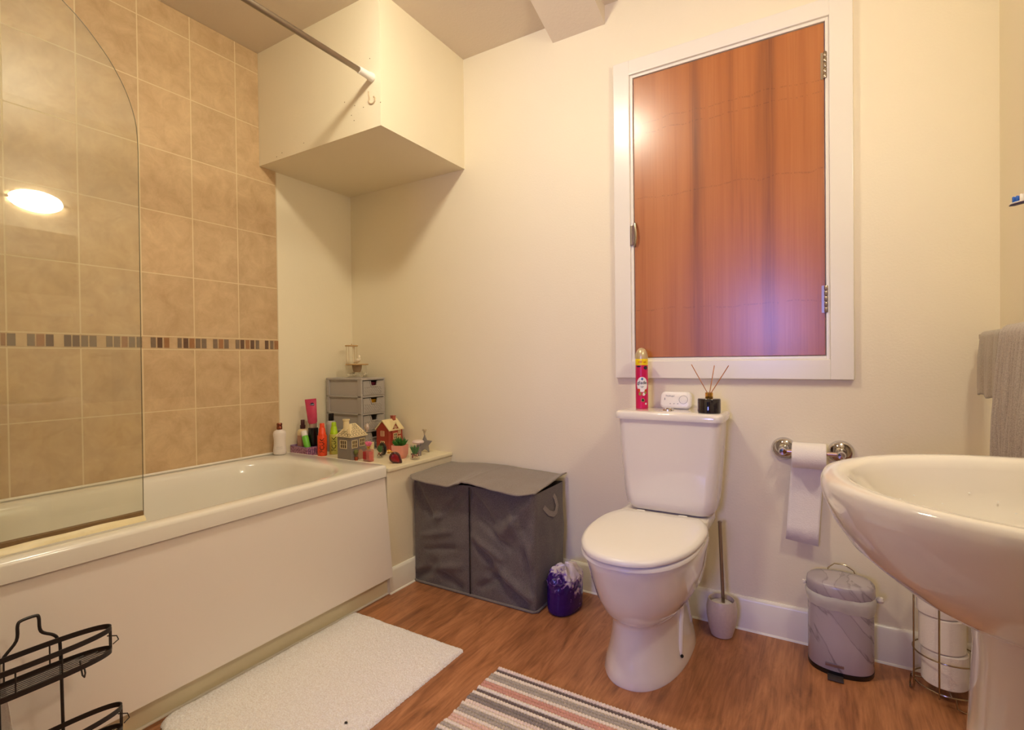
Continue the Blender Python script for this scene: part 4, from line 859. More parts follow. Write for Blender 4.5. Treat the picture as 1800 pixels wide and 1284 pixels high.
for k in range(12):
    t = 0.132 + (k // 3) * 0.0065; b = MB(); c = dirv * t + side * (0.0042 * (k % 3 - 1)) + Vector((0, 0, 0.005)); blue = k // 3 >= 2
    b.lathe([(0.0019, 0), (0.0022, 0.009 if blue else 0.0105), (0.0016, 0.0105 if blue else 0.012), (0.0, 0.0112 if blue else 0.0125)], c=c, n=10); b.obj('bristle_tuft', pmat('blue_bristle', (34, 96, 190), 0.5) if blue and k == 6 else (bpy.data.materials['blue_bristle'] if blue else M['plastic']), tb)

RLX, RLZ = 2.706, 1.053
rl = thing('towel_rail', 'square chrome towel rail on the side wall behind the basin', 'towel rail', (RLX, -0.05, RLZ))
b = MB(); b.box((-0.007, -0.70, -0.007), (0.007, 0.0, 0.007), bev=0.0015); b.obj('rail', M['steel'], rl)
for y_ in (-0.66, -0.3):
    b = MB(); b.box((0.0065, y_ - 0.016, -0.014), (RX - RLX - 0.0005, y_ + 0.016, 0.016), bev=0.002); b.obj('bracket', M['steel'], rl)
def hang(name, m, y0, y1, zl, zback, amp, folds, label, cat, thick=0.006, seed=0, out=0.0, rr=0.0125):
    b = MB(); NY, vs_, fs = 60, [], []
    prof = []   # (x offset from the rail, z) going from back hem over the bar to the front hem
    for i in range(14): prof.append((rr, zback + (RLZ - zback) * i / 13, 0.3))
    for i in range(1, 8): a = PI * i / 8; prof.append((rr * math.cos(a), RLZ + rr * math.sin(a), 0.05))
    for i in range(30): t = i / 29; prof.append((-rr - out * t, RLZ + (zl - RLZ) * t, min(1, 0.15 + 2.2 * t)))
    for (x, z, f) in prof:
        for i in range(NY + 1):
            s_ = i / NY; y = y0 + (y1 - y0) * s_; w = amp * f * (math.sin(s_ * PI * 2 * folds + seed) + 0.5 * vnoise(s_ * 7 + seed, z * 5)); w = -abs(w) if x < 0 else abs(w) * 0.25
            dz = 0.010 * vnoise(s_ * 3 + seed, 2) if f >= 1 and abs(z - zl) < 0.06 else 0
            sp = 1 + 0.06 * f * (vnoise(z * 6, seed) if x < 0 else 0)
            vs_.append((RLX + x + w, (y0 + y1) / 2 + (y - (y0 + y1) / 2) * sp, z + dz))
    for k in range(len(prof) - 1):
        for i in range(NY): a = k * (NY + 1) + i; fs.append((a, a + 1, a + NY + 2, a + NY + 1))
    b.add(vs_, fs); o = b.obj(name, m, smooth=80); md = o.modifiers.new('thickness', 'SOLIDIFY'); md.thickness = thick; md.offset = 0
    tag(o, label, cat); return o
hang('face_cloth', M['flannel'], -0.105, -0.285, 0.885, 0.93, 0.008, 1.2, 'small taupe face cloth hanging at the far end of the towel rail', 'face cloth', 0.004, 1.0)
hang('bath_towel', M['towel'], -0.330, -0.62, 0.50, 0.62, 0.016, 5.5, 'ribbed taupe bath towel hanging on the rail above the basin', 'bath towel', 0.008, 0.3, 0.008, 0.0185)

# ------------------------------------------------------------ mats
def fluffy(name, x0, x1, y0, y1, r_, h, nx, ny, seed=0):
    """pile mat with rounded corners, ruffled surface"""
    b = MB(); vs_ = []; idx = {}; fs = []
    r0_ = r_
    def inside(x, y):
        r_ = 0.008 if y > (y0 + y1) / 2 else r0_
        dx = max(x0 + r_ - x, x - (x1 - r_), 0); dy = max(y0 + r_ - y, y - (y1 - r_), 0); return math.hypot(dx, dy) <= r_ + 1e-9 if dx > 0 and dy > 0 else True
    rnd = random.Random(seed)
    for j in range(ny + 1):
        for i in range(nx + 1):
            x, y = x0 + (x1 - x0) * i / nx, y0 + (y1 - y0) * j / ny
            if not inside(x, y): continue
            e = min(x - x0, x1 - x, y - y0, y1 - y); r_ = 0.008 if y > (y0 + y1) / 2 else r0_
            dx = max(x0 + r_ - x, x - (x1 - r_), 0); dy = max(y0 + r_ - y, y - (y1 - r_), 0)
            if dx > 0 and dy > 0: e = min(e, r_ - math.hypot(dx, dy))
            f = min(1, max(0, e) / 0.012) ** 0.5
            z = h * f * (0.82 + 0.18 * vnoise(x * 14, y * 14)) + (rnd.random() - 0.5) * 0.0035 * f + 0.001
            idx[(i, j)] = len(vs_); vs_.append((x + (rnd.random() - .5) * 0.003, y + (rnd.random() - .5) * 0.003, z))
    for j in range(ny):
        for i in range(nx):
            q = [(i, j), (i + 1, j), (i + 1, j + 1), (i, j + 1)]; k = [idx[t] for t in q if t in idx]
            if len(k) >= 3: fs.append(tuple(k))
    b.add(vs_, fs); return b.obj(name, M['mat'], smooth=180)
o = fluffy('bath_mat', 0.712, 1.247, -1.365, -0.640, 0.060, 0.013, 190, 270, 2)
tag(o, 'plain white fluffy bath mat lying along the bath', 'bath mat')
b = MB(); b.lathe([(0.004, 0), (0.0035, 0.0015), (0, 0.002)], c=(0, 0, 0), n=9, sx=1.3); b.obj('fluff_speck', pmat('dark_fluff', (40, 34, 26), 0.9), o, loc=(1.183, -1.098, 0.0125))

# striped chenille rug
stripe = {'c': (240, 220, 208), 'p': (230, 192, 176), 'k': (212, 156, 140), 'd': (106, 90, 92), 'g': (178, 167, 158), 'G': (146, 134, 130), 'w': (244, 230, 216)}
SM = {k: fabric_mat('rug_yarn_' + n_, tuple(int(x * 0.93) for x in stripe[k]), tuple(min(255, int(x * 1.04)) for x in stripe[k]), 500) for k, n_ in (('c', 'blush'), ('p', 'pink'), ('k', 'rose'), ('d', 'charcoal'), ('g', 'grey'), ('G', 'dark_grey'), ('w', 'cream'))}
b = MB(); rows = 'cdwggwkkwdwGGcwggwppwgwGGwppwdwwggwkwdwGGwcwppwgwGw'
ry0, pitch = -0.662, 0.0138; rx0, rx1 = 1.402, 2.235; NXR = 420; rnd = random.Random(5)
for k, ch in enumerate(rows):
    yc = ry0 - pitch * (k + 0.5); rings = []; thin = ch in 'd'; ph_ = rnd.random() * 6
    sx0 = rx0 + rnd.uniform(-0.003, 0.003); hh = 0.0105 if not thin else 0.008
    for i in range(NXR + 1):
        x = sx0 + (rx1 - sx0) * i / NXR; kn = abs(math.sin(x / 0.0100 * PI + ph_)) ** 0.6
        if i in (0, NXR): kn = 0.05
        h_ = hh * (0.60 + 0.40 * kn); wv = 0.0022 * vnoise(x * 6, 0.3) + 0.0008 * vnoise(x * 40, k)
        wd = pitch * 0.56 * (0.82 + 0.18 * kn); rings.append([Vector((x, yc + wv - wd, 0.0008)), Vector((x, yc + wv - wd * 0.85, h_ * 0.6)), Vector((x, yc + wv - wd * 0.4, h_ * 0.96)), Vector((x, yc + wv + wd * 0.4, h_ * 0.96)), Vector((x, yc + wv + wd * 0.85, h_ * 0.6)), Vector((x, yc + wv + wd, 0.0008))])
    b.loft(rings, SM[ch], closed=False, cap0=True, cap1=True)
tag(b.obj('striped_rug', smooth=80), 'chunky cream, pink and grey striped rug in front of the toilet', 'rug')
# ------------------------------------------------------------ things on the ledge and the end of the bath
def at(name, label, cat, x, y, z=None, rz=0.0, group=None): return thing(name, label, cat, (x, y, LZ + 0.0005 if z is None else z), rz, group)
VA = math.radians(50)     # a label turned this far about z faces the room's open side
# drawer tower
tw = at('drawer_tower', 'grey plastic four drawer tower in the corner of the ledge', 'drawer tower', 0.148, -0.115)
TWX, TWY, TWH = 0.134, 0.084, 0.374
b = MB()
for (x, y_) in ((-1, -1), (1, -1), (1, 1), (-1, 1)):
    b.box((x * TWX - (0.030 if x > 0 else 0), y_ * TWY - (0.012 if y_ > 0 else 0), 0), (x * TWX + (0.0 if x > 0 else 0.022), y_ * TWY + (0 if y_ > 0 else 0.012), TWH - 0.002), bev=0.004)
for k in range(5):
    z = k * 0.0905; h_ = 0.011
    b.box((-TWX, -TWY, z), (TWX, TWY, z + h_), bev=0.003)
b.box((-TWX - 0.001, -TWY - 0.001, TWH - 0.010), (TWX + 0.001, TWY + 0.001, TWH), bev=0.004)
b.box((-TWX + 0.004, TWY - 0.006, 0), (TWX - 0.004, TWY - 0.002, TWH - 0.004))
b.obj('tower_frame', M['drawer'], tw, smooth=30)
for k in range(4):
    z0 = 0.012 + k * 0.0905; z1 = z0 + 0.0755; dr = None
    b = MB(); F = TWX - 0.002
    b.box((-TWX + 0.01, -TWY + 0.008, z0), (F, -TWY + 0.012, z1 + 0.002)); b.box((-TWX + 0.01, TWY - 0.018, z0), (F, TWY - 0.014, z1 - 0.014)); b.box((-TWX + 0.01, -TWY + 0.014, z0), (F, TWY - 0.014, z0 + 0.003)); b.box((-TWX + 0.008, -TWY + 0.014, z0), (-TWX + 0.012, TWY - 0.014, z1 - 0.014))
    ya, yb, yc, yd = -0.026, -0.018, 0.018, 0.026
    b.prism([(-TWY + 0.013, z0), (TWY - 0.013, z0), (TWY - 0.013, z1), (yd, z1), (yc, z1 - 0.025), (yb, z1 - 0.025), (ya, z1), (-TWY + 0.013, z1)], 'x', F, F + 0.004)
    # raised lip round the finger notch, frame line and woven relief
    b.prism([(ya - 0.005, z1), (ya, z1), (yb, z1 - 0.025), (yc, z1 - 0.025), (yd, z1), (yd + 0.005, z1), (yc + 0.003, z1 - 0.030), (yb - 0.003, z1 - 0.030)], 'x', F + 0.004, F + 0.009)
    for j in range(5):
        for i in range(8):
            yy = -0.058 + i * 0.0148 + (0.0074 if j % 2 else 0); zz = z0 + 0.008 + j * 0.0085
            if yy + 0.010 < 0.066: b.box((F + 0.0035, yy - 0.0055, zz - 0.003), (F + 0.0062, yy + 0.0055, zz + 0.003), bev=0.0014, rot=(math.radians(18 if j % 2 else -18), 0, 0), seg=1)
    b.box((F + 0.003, -TWY + 0.013, z1 - 0.003), (F + 0.006, ya - 0.006, z1)); b.box((F + 0.003, yd + 0.006, z1 - 0.003), (F + 0.006, TWY - 0.013, z1))
    b.obj('drawer', M['drawer'], tw, smooth=30)
for (z, nm, mt, lab, cat) in ((0.012 + 3 * 0.0905 + 0.004, 'wrapped_bar', M['plum'], 'plum coloured wrapper inside the top drawer of the tower', 'wrapper'), (0.012 + 2 * 0.0905 + 0.004, 'sachet_box', M['yellow'], 'yellow box inside the second drawer of the tower', 'box')):
    b = MB(); b.box((-0.04, -0.045, 0), (0.045, 0.045, 0.064), bev=0.006); o = b.obj(nm, mt, loc=(0.148 + 0.070, -0.115, LZ + z)); tag(o, lab, cat)
# bird ornament on the tower
TT = LZ + TWH + 0.0015
bo = at('bird_ornament', 'two tier wooden ornament with white bird and glass jar on the drawer tower', 'ornament', 0.150, -0.105, TT)
b = MB(); b.lathe([(0.033, 0.168), (0.034, 0.170), (0.034, 0.173), (0.033, 0.175)], n=36, c=(-0.040, 0, 0)); b.lathe([(0.003, 0.175), (0.002, 0.182), (0, 0.183)], n=12, c=(-0.040, 0, 0)); b.obj('upper_disc', M['wood'], bo)
b = MB(); b.lathe([(0.058, 0.066), (0.060, 0.068), (0.060, 0.071), (0.058, 0.073)], n=44); b.obj('lower_disc', M['wood'], bo)
b = MB(); b.tube([(-0.026, 0, 0.073), (-0.026, 0, 0.168)], 0.0045, n=10); b.obj('post', pmat('cream_post', (232, 218, 186), 0.6), bo)
for k in range(4):
    a = math.radians(20 + 90 * k); b = MB(); b.tube([(-0.040 + 0.031 * math.cos(a), 0.031 * math.sin(a), 0.073), (-0.040 + 0.031 * math.cos(a), 0.031 * math.sin(a), 0.168)], 0.0009, n=6); b.obj('thin_wire', M['wood'], bo)
b = MB(); b.lathe([(0.047, 0.001), (0.050, 0.004), (0.050, 0.060), (0.046, 0.066)], M['glass'], 36, cap1=False, cap0=False); b.lathe([(0.018, 0.028), (0.024, 0.045), (0.026, 0.066)], pmat('brown_cone', (170, 132, 82), 0.6), 20); b.obj('glass_jar', None, bo)
b = MB()
b.lathe([(0.0, -0.022), (0.006, -0.017), (0.011, 0.0), (0.010, 0.010), (0.005, 0.018), (0.0, 0.02)], c=(0.006, 0, 0.090), rot=(0, math.radians(62), 0), n=16, cap0=False)
b.lathe([(0.0, -0.008), (0.007, -0.004), (0.0075, 0.002), (0.004, 0.008), (0.0, 0.009)], c=(0.018, 0, 0.112), n=14, cap0=False); b.loft([[Vector((0.012, -0.006, 0.097)), Vector((0.024, -0.006, 0.097)), Vector((0.024, 0.006, 0.097)), Vector((0.012, 0.006, 0.097))], [Vector((0.014, -0.005, 0.108)), Vector((0.022, -0.005, 0.108)), Vector((0.022, 0.005, 0.108)), Vector((0.014, 0.005, 0.108))]])
b.loft([[Vector((-0.006, -0.006, 0.084)), Vector((-0.006, 0.006, 0.084)), Vector((0.0, 0.0, 0.09))], [Vector((-0.036, -0.004, 0.076)), Vector((-0.036, 0.004, 0.076)), Vector((-0.034, 0, 0.079))]])
b.obj('white_bird', pmat('white_resin', (240, 228, 204), 0.5), bo)
b = MB(); rnd = random.Random(11)
for k in range(26):
    a = rnd.uniform(0, 2 * PI); r_ = rnd.uniform(0.02, 0.056); z = rnd.uniform(0.008, 0.028) * (1 if r_ < 0.05 else 0.6); c0 = Vector((r_ * math.cos(a), r_ * math.sin(a), z))
    for q in range(5):
        a2 = 2 * PI * q / 5 + k; d_ = Vector((math.cos(a2), math.sin(a2), 0.5 * math.sin(a2 * 2))) * 0.005
        b.lathe([(0, -0.003), (0.0030, 0), (0, 0.003)], c=c0 + d_, n=8, cap0=False, cap1=False)
o = b.obj('white_flowers', pmat('cream_petals', (238, 226, 200), 0.7), bo, smooth=60); o['kind'] = 'stuff'

# white lotion bottle on the corner of the bath
lb = at('lotion_bottle', 'white waisted lotion bottle with rose gold cap against the tiles', 'lotion bottle', 0.060, -0.512, TZ + 0.0008, VA)
b = MB(); b.lathe([(0.024, 0), (0.029, 0.004), (0.0300, 0.02), (0.0265, 0.05), (0.0262, 0.07), (0.029, 0.090), (0.0295, 0.100), (0.026, 0.112), (0.014, 0.119), (0.0125, 0.121)], pmat('pearl_white_plastic', (240, 228, 220), 0.3), 40, sy=0.72)
b.obj('bottle', None, lb, smooth=70)
b = MB(); b.lathe([(0.0125, 0.121), (0.0125, 0.135), (0.0115, 0.1365), (0.0115, 0.138), (0.0125, 0.1395), (0.0125, 0.149), (0.011, 0.151), (0, 0.151)], n=28); b.obj('cap', M['rosegold'], lb)
b = MB()
for z in (0.030, 0.038): b.tube([on_cyl(0.0290 if z < 0.035 else 0.0283, t, z).to_3d() * 1 for t in [(-0.5 + i * 0.1) for i in range(11)]], 0.0004, n=5)
for v in range(len(b.v)): x, y_, z = b.v[v]; b.v[v] = (x, y_ * 0.72 - 0.0005, z)
b.obj('label_lines', Mgy, lb)

# lilac tray with bottles in it
BXR = math.radians(-6)
tray = at('patterned_tray', 'lilac patterned open box holding bottles, beside the white lotion bottle', 'box', 0.085, -0.372, None, BXR)
def tray_mat():
    m, N, L, B = newmat('lilac_paisley_print'); tc = N.new('ShaderNodeTexCoord'); v = N.new('ShaderNodeTexVoronoi'); v.inputs['Scale'].default_value = 110; L.new(tc.outputs['Object'], v.inputs['Vector'])
    cr = N.new('ShaderNodeValToRGB'); e = cr.color_ramp.elements; L.new(v.outputs['Distance'], cr.inputs[0]); e[0].position = 0.25; e[0].color = lin((136, 70, 112)) + (1,); e[1].position = 0.6; e[1].color = lin((196, 146, 172)) + (1,); L.new(cr.outputs[0], B.inputs['Base Color']); B.inputs['Roughness'].default_value = 0.5; return m
Mtray = tray_mat()
b = MB(); tX, tY, tH = 0.072, 0.052, 0.042
b.box((-tX, -tY, 0), (tX, -tY + 0.002, tH), bev=0.0008); b.box((-tX, tY - 0.002, 0), (tX, tY, tH), bev=0.0008); b.box((-tX, -tY, 0), (-tX + 0.002, tY, tH), bev=0.0008); b.box((tX - 0.002, -tY, 0), (tX, tY, tH), bev=0.0008); b.box((-tX, -tY, 0), (tX, tY, 0.002))
b.obj('box_walls', Mtray, tray)
b = MB(); 
for (a_, c_) in (((-tX, -tY), (tX, -tY)), ((tX, -tY), (tX, tY)), ((tX, tY), (-tX, tY)), ((-tX, tY), (-tX, -tY))): b.tube([(a_[0], a_[1], tH), (c_[0], c_[1], tH)], 0.0018, n=6)
b.obj('rim', M['lilac'], tray)
b = MB()
for i in range(9): b.box((-0.004 + tX - 0.001 + 0.0032, -0.042 + i * 0.0098, 0.008), (tX + 0.0005, -0.042 + i * 0.0098 + 0.004, 0.034))
b.obj('side_pattern', pmat('indigo_print', (84, 60, 110), 0.5), tray)
IZ = LZ + 0.0035
c1 = at('spray_bottle', 'cream body mist bottle with dark brown cap in the lilac box', 'spray bottle', 0.046, -0.372, IZ)
b = MB(); Mcream = pmat('cream_liquid', (232, 206, 160), 0.3); Mblush = pmat('blush_label', (204, 152, 128), 0.4)
b.lathe([(0.024, 0), (0.026, 0.003), (0.026, 0.05)], Mblush, 32); b.lathe([(0.026, 0.05), (0.0262, 0.088)], Mblush, 32, cap0=False, cap1=False); b.lathe([(0.0258, 0.088), (0.0258, 0.104), (0.021, 0.115), (0.011, 0.120)], Mcream, 32); b.obj('bottle', None, c1, smooth=50)
b = MB(); b.lathe([(0.0125, 0.120), (0.0125, 0.138), (0.0095, 0.140), (0.0095, 0.163), (0.008, 0.165), (0, 0.165)], n=28); b.obj('cap', pmat('dark_brown_plastic', (70, 34, 36), 0.3), c1)
c2 = at('black_jar', 'glossy black jar standing under the pink squeeze tube', 'jar', 0.098, -0.350, IZ, VA)
b = MB(); b.lathe([(0.022, 0), (0.024, 0.002), (0.024, 0.123), (0.022, 0.125), (0, 0.125)], M['blackp'], 30); b.obj('jar_body', None, c2)
c3_ = thing('squeeze_tube', 'pink gel squeeze tube standing on its silver cap above the black jar', 'squeeze tube', (0.098, -0.350, IZ + 0.1255), rot=(math.radians(2), math.radians(-4), VA))
def tubering(hw, hd, z, n=32): return [Vector((hw * math.cos(a), hd * math.sin(a), z)) for a in [2 * PI * j / n for j in range(n)]]
b = MB(); b.loft([tubering(0.0175, 0.0175, 0.0), tubering(0.0185, 0.0185, 0.002), tubering(0.0195, 0.0195, 0.021), tubering(0.0175, 0.0175, 0.022)]); b.obj('cap', pmat('silver_plastic', (190, 172, 158), 0.25, 0.6), c3_)
b = MB(); b.loft([tubering(0.0195, 0.0195, 0.022), tubering(0.0225, 0.0205, 0.03), tubering(0.0245, 0.015, 0.08), tubering(0.0265, 0.006, 0.125), tubering(0.027, 0.0016, 0.138), tubering(0.027, 0.0012, 0.146)], pmat('raspberry_pink_tube', (204, 64, 98), 0.22, var=0.25, scale=22, coat=0.4)); b.obj('tube_body', None, c3_, smooth=60)
b = MB(); b.lathe([(0.0098, 0), (0.0098, 0.0010), (0, 0.0012)], pmat('navy_label', (24, 28, 80), 0.35), 28, c=(0.006, -0.0078, 0.118), rot=(PI / 2 + 0.16, 0, 0)); b.obj('round_label', None, c3_)
text('brand_lettering', 'NIVEA', 0.0062, Mwh, c3_, (0.006, -0.0095, 0.118), (PI / 2 - 0.16, 0, 0))
c4 = thing('roll_on_stick', 'bright green stick with white cap leaning in the lilac box', 'deodorant stick', (0.122, -0.398, IZ + 0.014), rot=(math.radians(-4), math.radians(-24), 0))
b = MB(); b.lathe([(0.014, 0.002), (0.0155, 0.004), (0.0155, 0.078), (0.014, 0.080)], pmat('bright_green_plastic', (118, 200, 60), 0.35), 28); b.obj('body', None, c4)
b = MB(); b.lathe([(0.0148, 0.080), (0.0150, 0.082), (0.0145, 0.103), (0.012, 0.107), (0, 0.108)], n=28); b.obj('cap', M['plastic'], c4)
# three bottles between the tray and the grey house
c5 = at('toiletry_bottle', 'pale grey bottle with black cap behind the orange and lime sprays', 'bottle', 0.128, -0.275 + 0.012)
b = MB(); b.lathe([(0.024, 0), (0.0255, 0.003), (0.0255, 0.135), (0.020, 0.152), (0.014, 0.156)], pmat('frosted_grey_plastic', (184, 176, 170), 0.3), 32); b.obj('bottle', None, c5, smooth=50)
b = MB(); b.lathe([(0.0135, 0.156), (0.0140, 0.158), (0.0140, 0.192), (0.012, 0.194), (0, 0.194)], n=28); b.obj('cap', M['blackp'], c5)
def fcuk(label, x, y, body, top, tipm):
    t = at('body_spray', label, 'body spray', x, y, None, 0, 'body sprays with black lettering')
    b = MB(); b.lathe([(0.021, 0), (0.0225, 0.002), (0.0225, 0.098), (0.0215, 0.100)], body, 36); b.obj('bottle', None, t, smooth=50)
    b = MB(); b.lathe([(0.0185, 0.100), (0.0185, 0.112), (0.0165, 0.114), (0.0150, 0.132), (0.0118, 0.138)], top, 30); b.lathe([(0.0118, 0.138), (0.0112, 0.156), (0.009, 0.159), (0, 0.159)], tipm, 30); b.obj('cap', None, t, smooth=50)
    text('brand_lettering', 'FCUK', 0.030, M['blackp'], t, (0, 0, 0.052), (PI / 2, PI / 2, math.radians(50)), wrap=0.0228, sx=0.95); return t
Mor = pmat('orange_plastic', (238, 74, 32), 0.3); Mlg = pmat('lime_liquid_plastic', (196, 192, 92), 0.3); Mlt = pmat('lime_plastic', (178, 214, 24), 0.35)
fcuk('bright orange body spray bottle with black FCUK lettering', 0.198, -0.376, Mor, Mor, Mor)
fcuk('lime green body spray bottle with black FCUK lettering', 0.214, -0.318, Mlg, Mlt, Mlt)

# grey cottage ornament
gh = at('grey_house', 'grey ceramic cottage ornament with cream cobbled roof at the edge of the bath', 'house ornament', 0.390, -0.361)
Mgh = pmat('grey_glaze', (134, 124, 118), 0.35, var=0.06); Mcr = pmat('cream_glaze', (232, 212, 166), 0.4, var=0.06, scale=40); Mdd = pmat('brown_glaze_line', (92, 72, 50), 0.5)
ax, ay = 0.046, 0.046
b = MB(); b.box((-ax, -ay, 0), (ax, ay, 0.111), bev=0.001); b.obj('walls', Mgh, gh)
b = MB(); e_ = 0.006; zr = 0.166
R4 = [Vector((-ax - e_, -ay - e_, 0.108)), Vector((ax + e_, -ay - e_, 0.108)), Vector((ax + e_, ay + e_, 0.108)), Vector((-ax - e_, ay + e_, 0.108))]
b.loft([R4, [v + Vector((0, 0, 0.004)) for v in R4], [Vector((-0.004, -0.018, zr)), Vector((0.004, -0.018, zr)), Vector((0.004, 0.022, zr)), Vector((-0.004, 0.022, zr))]]); b.obj('roof', Mcr, gh, smooth=0)
# cobble outlines on the two visible roof slopes
b = MB(); rnd = random.Random(4)
def on_front(u, v): # slope facing -y : u across -1..1, v up 0..1
    z = 0.112 + (zr - 0.112) * v; y_ = -ay - e_ + (ay + e_ - 0.018) * v; x = (ax + e_) * u * (1 - v) + 0.004 * u * v; return Vector((x, y_ - 0.0006, z + 0.0004))
def on_side(u, v): # slope facing +x
    z = 0.112 + (zr - 0.112) * v; x = ax + e_ - (ax + e_ - 0.004) * v; y0_ = -(ay + e_) * (1 - v) - 0.018 * v; y1_ = (ay + e_) * (1 - v) + 0.022 * v; return Vector((x + 0.0006, y0_ + (y1_ - y0_) * (u + 1) / 2, z + 0.0004))
for fn, cells in ((on_front, [(-0.55, .12), (-0.05, .1), (.45, .1), (.75, .12), (-.3, .33), (.25, .32), (-.1, .58), (.2, .55)]), (on_side, [(-.85, .12), (-.5, .12), (-.15, .14), (.22, .12), (.6, .12), (.85, .14), (-.65, .36), (-.25, .38), (.15, .36), (.55, .38), (-.4, .62), (0, .62), (.45, .62), (-.1, .84), (.4, .84)])):
    for (u, v) in cells:
        ru, rv_ = (0.20, 0.105) if fn is on_front else (0.155, 0.10)
        b.tube([fn(max(-.97, min(.97, u + ru * (1 + .15 * math.sin(3 * t + u * 9)) * math.cos(t))), max(0.01, min(.99, v + rv_ * math.sin(t)))) for t in [2 * PI * j / 14 for j in range(14)]], 0.0007, n=4, closed=True)
b.obj('roof_cobbles', Mdd, gh)
b = MB(); b.lathe([(0.014, 0.135), (0.0135, 0.182), (0.0165, 0.184), (0.0165, 0.190), (0.010, 0.190), (0.010, 0.17)], n=24, c=(-0.002, -0.030, 0), cap1=False); b.obj('chimney', Mcr, gh)
def hwin(parent, c, w_, h_, axis, nx, nz, m=Mcr, back=Mdd, t=0.0025):
    """little window: frame and bars on a dark recess; axis '-y' or '+x'"""
    b = MB()
    def bx_(u0, u1, z0, z1, d0, d1, mm):
        if axis == '-y': b.box((c[0] + u0, c[1] - d1, c[2] + z0), (c[0] + u1, c[1] - d0, c[2] + z1), mm)
        else: b.box((c[0] + d0, c[1] + u0, c[2] + z0), (c[0] + d1, c[1] + u1, c[2] + z1), mm)
    bx_(-w_ / 2, w_ / 2, -h_ / 2, h_ / 2, -0.001, 0.0007, back); f = 0.0022
    bx_(-w_ / 2 - f, w_ / 2 + f, h_ / 2, h_ / 2 + f, 0, t, m); bx_(-w_ / 2 - f, w_ / 2 + f, -h_ / 2 - f, -h_ / 2, 0, t, m); bx_(-w_ / 2 - f, -w_ / 2, -h_ / 2, h_ / 2, 0, t, m); bx_(w_ / 2, w_ / 2 + f, -h_ / 2, h_ / 2, 0, t, m)
    for i in range(1, nx): u = -w_ / 2 + w_ * i / nx; bx_(u - 0.0008, u + 0.0008, -h_ / 2, h_ / 2, 0, t * .8, m)
    for i in range(1, nz): z = -h_ / 2 + h_ * i / nz; bx_(-w_ / 2, w_ / 2, z - 0.0008, z + 0.0008, 0, t * .8, m)
    b.obj('window', None, parent, smooth=0)
hwin(gh, (-0.004, -ay, 0.073), 0.040, 0.034, '-y', 3, 2)
hwin(gh, (ax, -0.025, 0.075), 0.028, 0.032, '+x', 3, 2); hwin(gh, (ax, 0.021, 0.079), 0.028, 0.032, '+x', 3, 2)
b = MB(); b.prism([(-0.004, 0.0), (0.022, 0.0), (0.022, 0.036), (0.015, 0.046), (0.003, 0.046), (-0.004, 0.036)], 'x', ax, ax + 0.003); b.obj('door', pmat('pale_peach_door', (190, 150, 120), 0.4), gh)
b = MB(); b.lathe([(0.007, 0), (0.009, 0.014), (0.009, 0.016)], n=16, c=(ax + 0.009, -0.024, 0)); b.obj('flower_pot', pmat('terracotta', (150, 64, 36), 0.5), gh)
b = MB(); b.lathe([(0.002, 0.016), (0.002, 0.026), (0.008, 0.030), (0.011, 0.038), (0.009, 0.047), (0, 0.052)], n=14, c=(ax + 0.009, -0.024, 0)); b.lathe([(0.003, 0.0), (0.006, 0.01), (0.004, 0.03), (0, 0.036)], n=12, c=(ax + 0.005, 0.033, 0)); b.obj('shrub', pmat('glazed_green', (108, 112, 56), 0.5, var=0.3, scale=90), gh)

# red house ornament
rh = at('red_house', 'red ceramic house ornament with cream gabled roof beside the drawer tower', 'house ornament', 0.367, -0.088)
Mrh = pmat('brick_red_glaze', (166, 62, 46), 0.35, var=0.12, scale=120); Mrr = pmat('cream_roof_glaze', (240, 222, 172), 0.35)
ax2, ay2 = 0.043, 0.050
b = MB(); b.prism([(-ax2, 0), (ax2, 0), (ax2, 0.108), (0, 0.150), (-ax2, 0.108)], 'y', -ay2, ay2)
b.prism([(-0.030, 0), (0.012, 0), (0.012, 0.112), (-0.009, 0.140), (-0.030, 0.112)], 'x', 0.0, ax2 + 0.006); b.obj('walls', Mrh, rh, smooth=0)
b = MB(); t_ = 0.005
b.prism([(-ax2 - 0.007, 0.103), (0, 0.151), (ax2 + 0.007, 0.103), (ax2 + 0.007, 0.109), (0, 0.158), (-ax2 - 0.007, 0.109)], 'y', -ay2 - 0.004, ay2 + 0.004)
b.prism([(-0.035, 0.107), (-0.009, 0.141), (0.017, 0.107), (0.017, 0.113), (-0.009, 0.149), (-0.035, 0.113)], 'x', 0.0, ax2 + 0.010); b.obj('roof', Mrr, rh, smooth=0)
b = MB(); b.box((-0.010, 0.018, 0.148), (0.010, 0.036, 0.172), bev=0.001); b.box((-0.012, 0.016, 0.170), (0.012, 0.038, 0.174), bev=0.001); b.obj('chimney', pmat('dusty_red_glaze', (178, 92, 74), 0.4), rh)
hwin(rh, (0.0, -ay2, 0.088), 0.020, 0.022, '-y', 2, 3, Mrr, Mrh); hwin(rh, (0.0, -ay2, 0.035), 0.022, 0.024, '-y', 2, 3, Mrr, Mdd)
hwin(rh, (ax2 + 0.006, -0.009, 0.074), 0.022, 0.026, '+x', 2, 2, Mrr, Mdd); hwin(rh, (ax2, 0.026, 0.092), 0.014, 0.018, '+x', 2, 3, Mrr, Mrh); hwin(rh, (ax2, 0.026, 0.060), 0.014, 0.018, '+x', 2, 3, Mrr, Mrh)
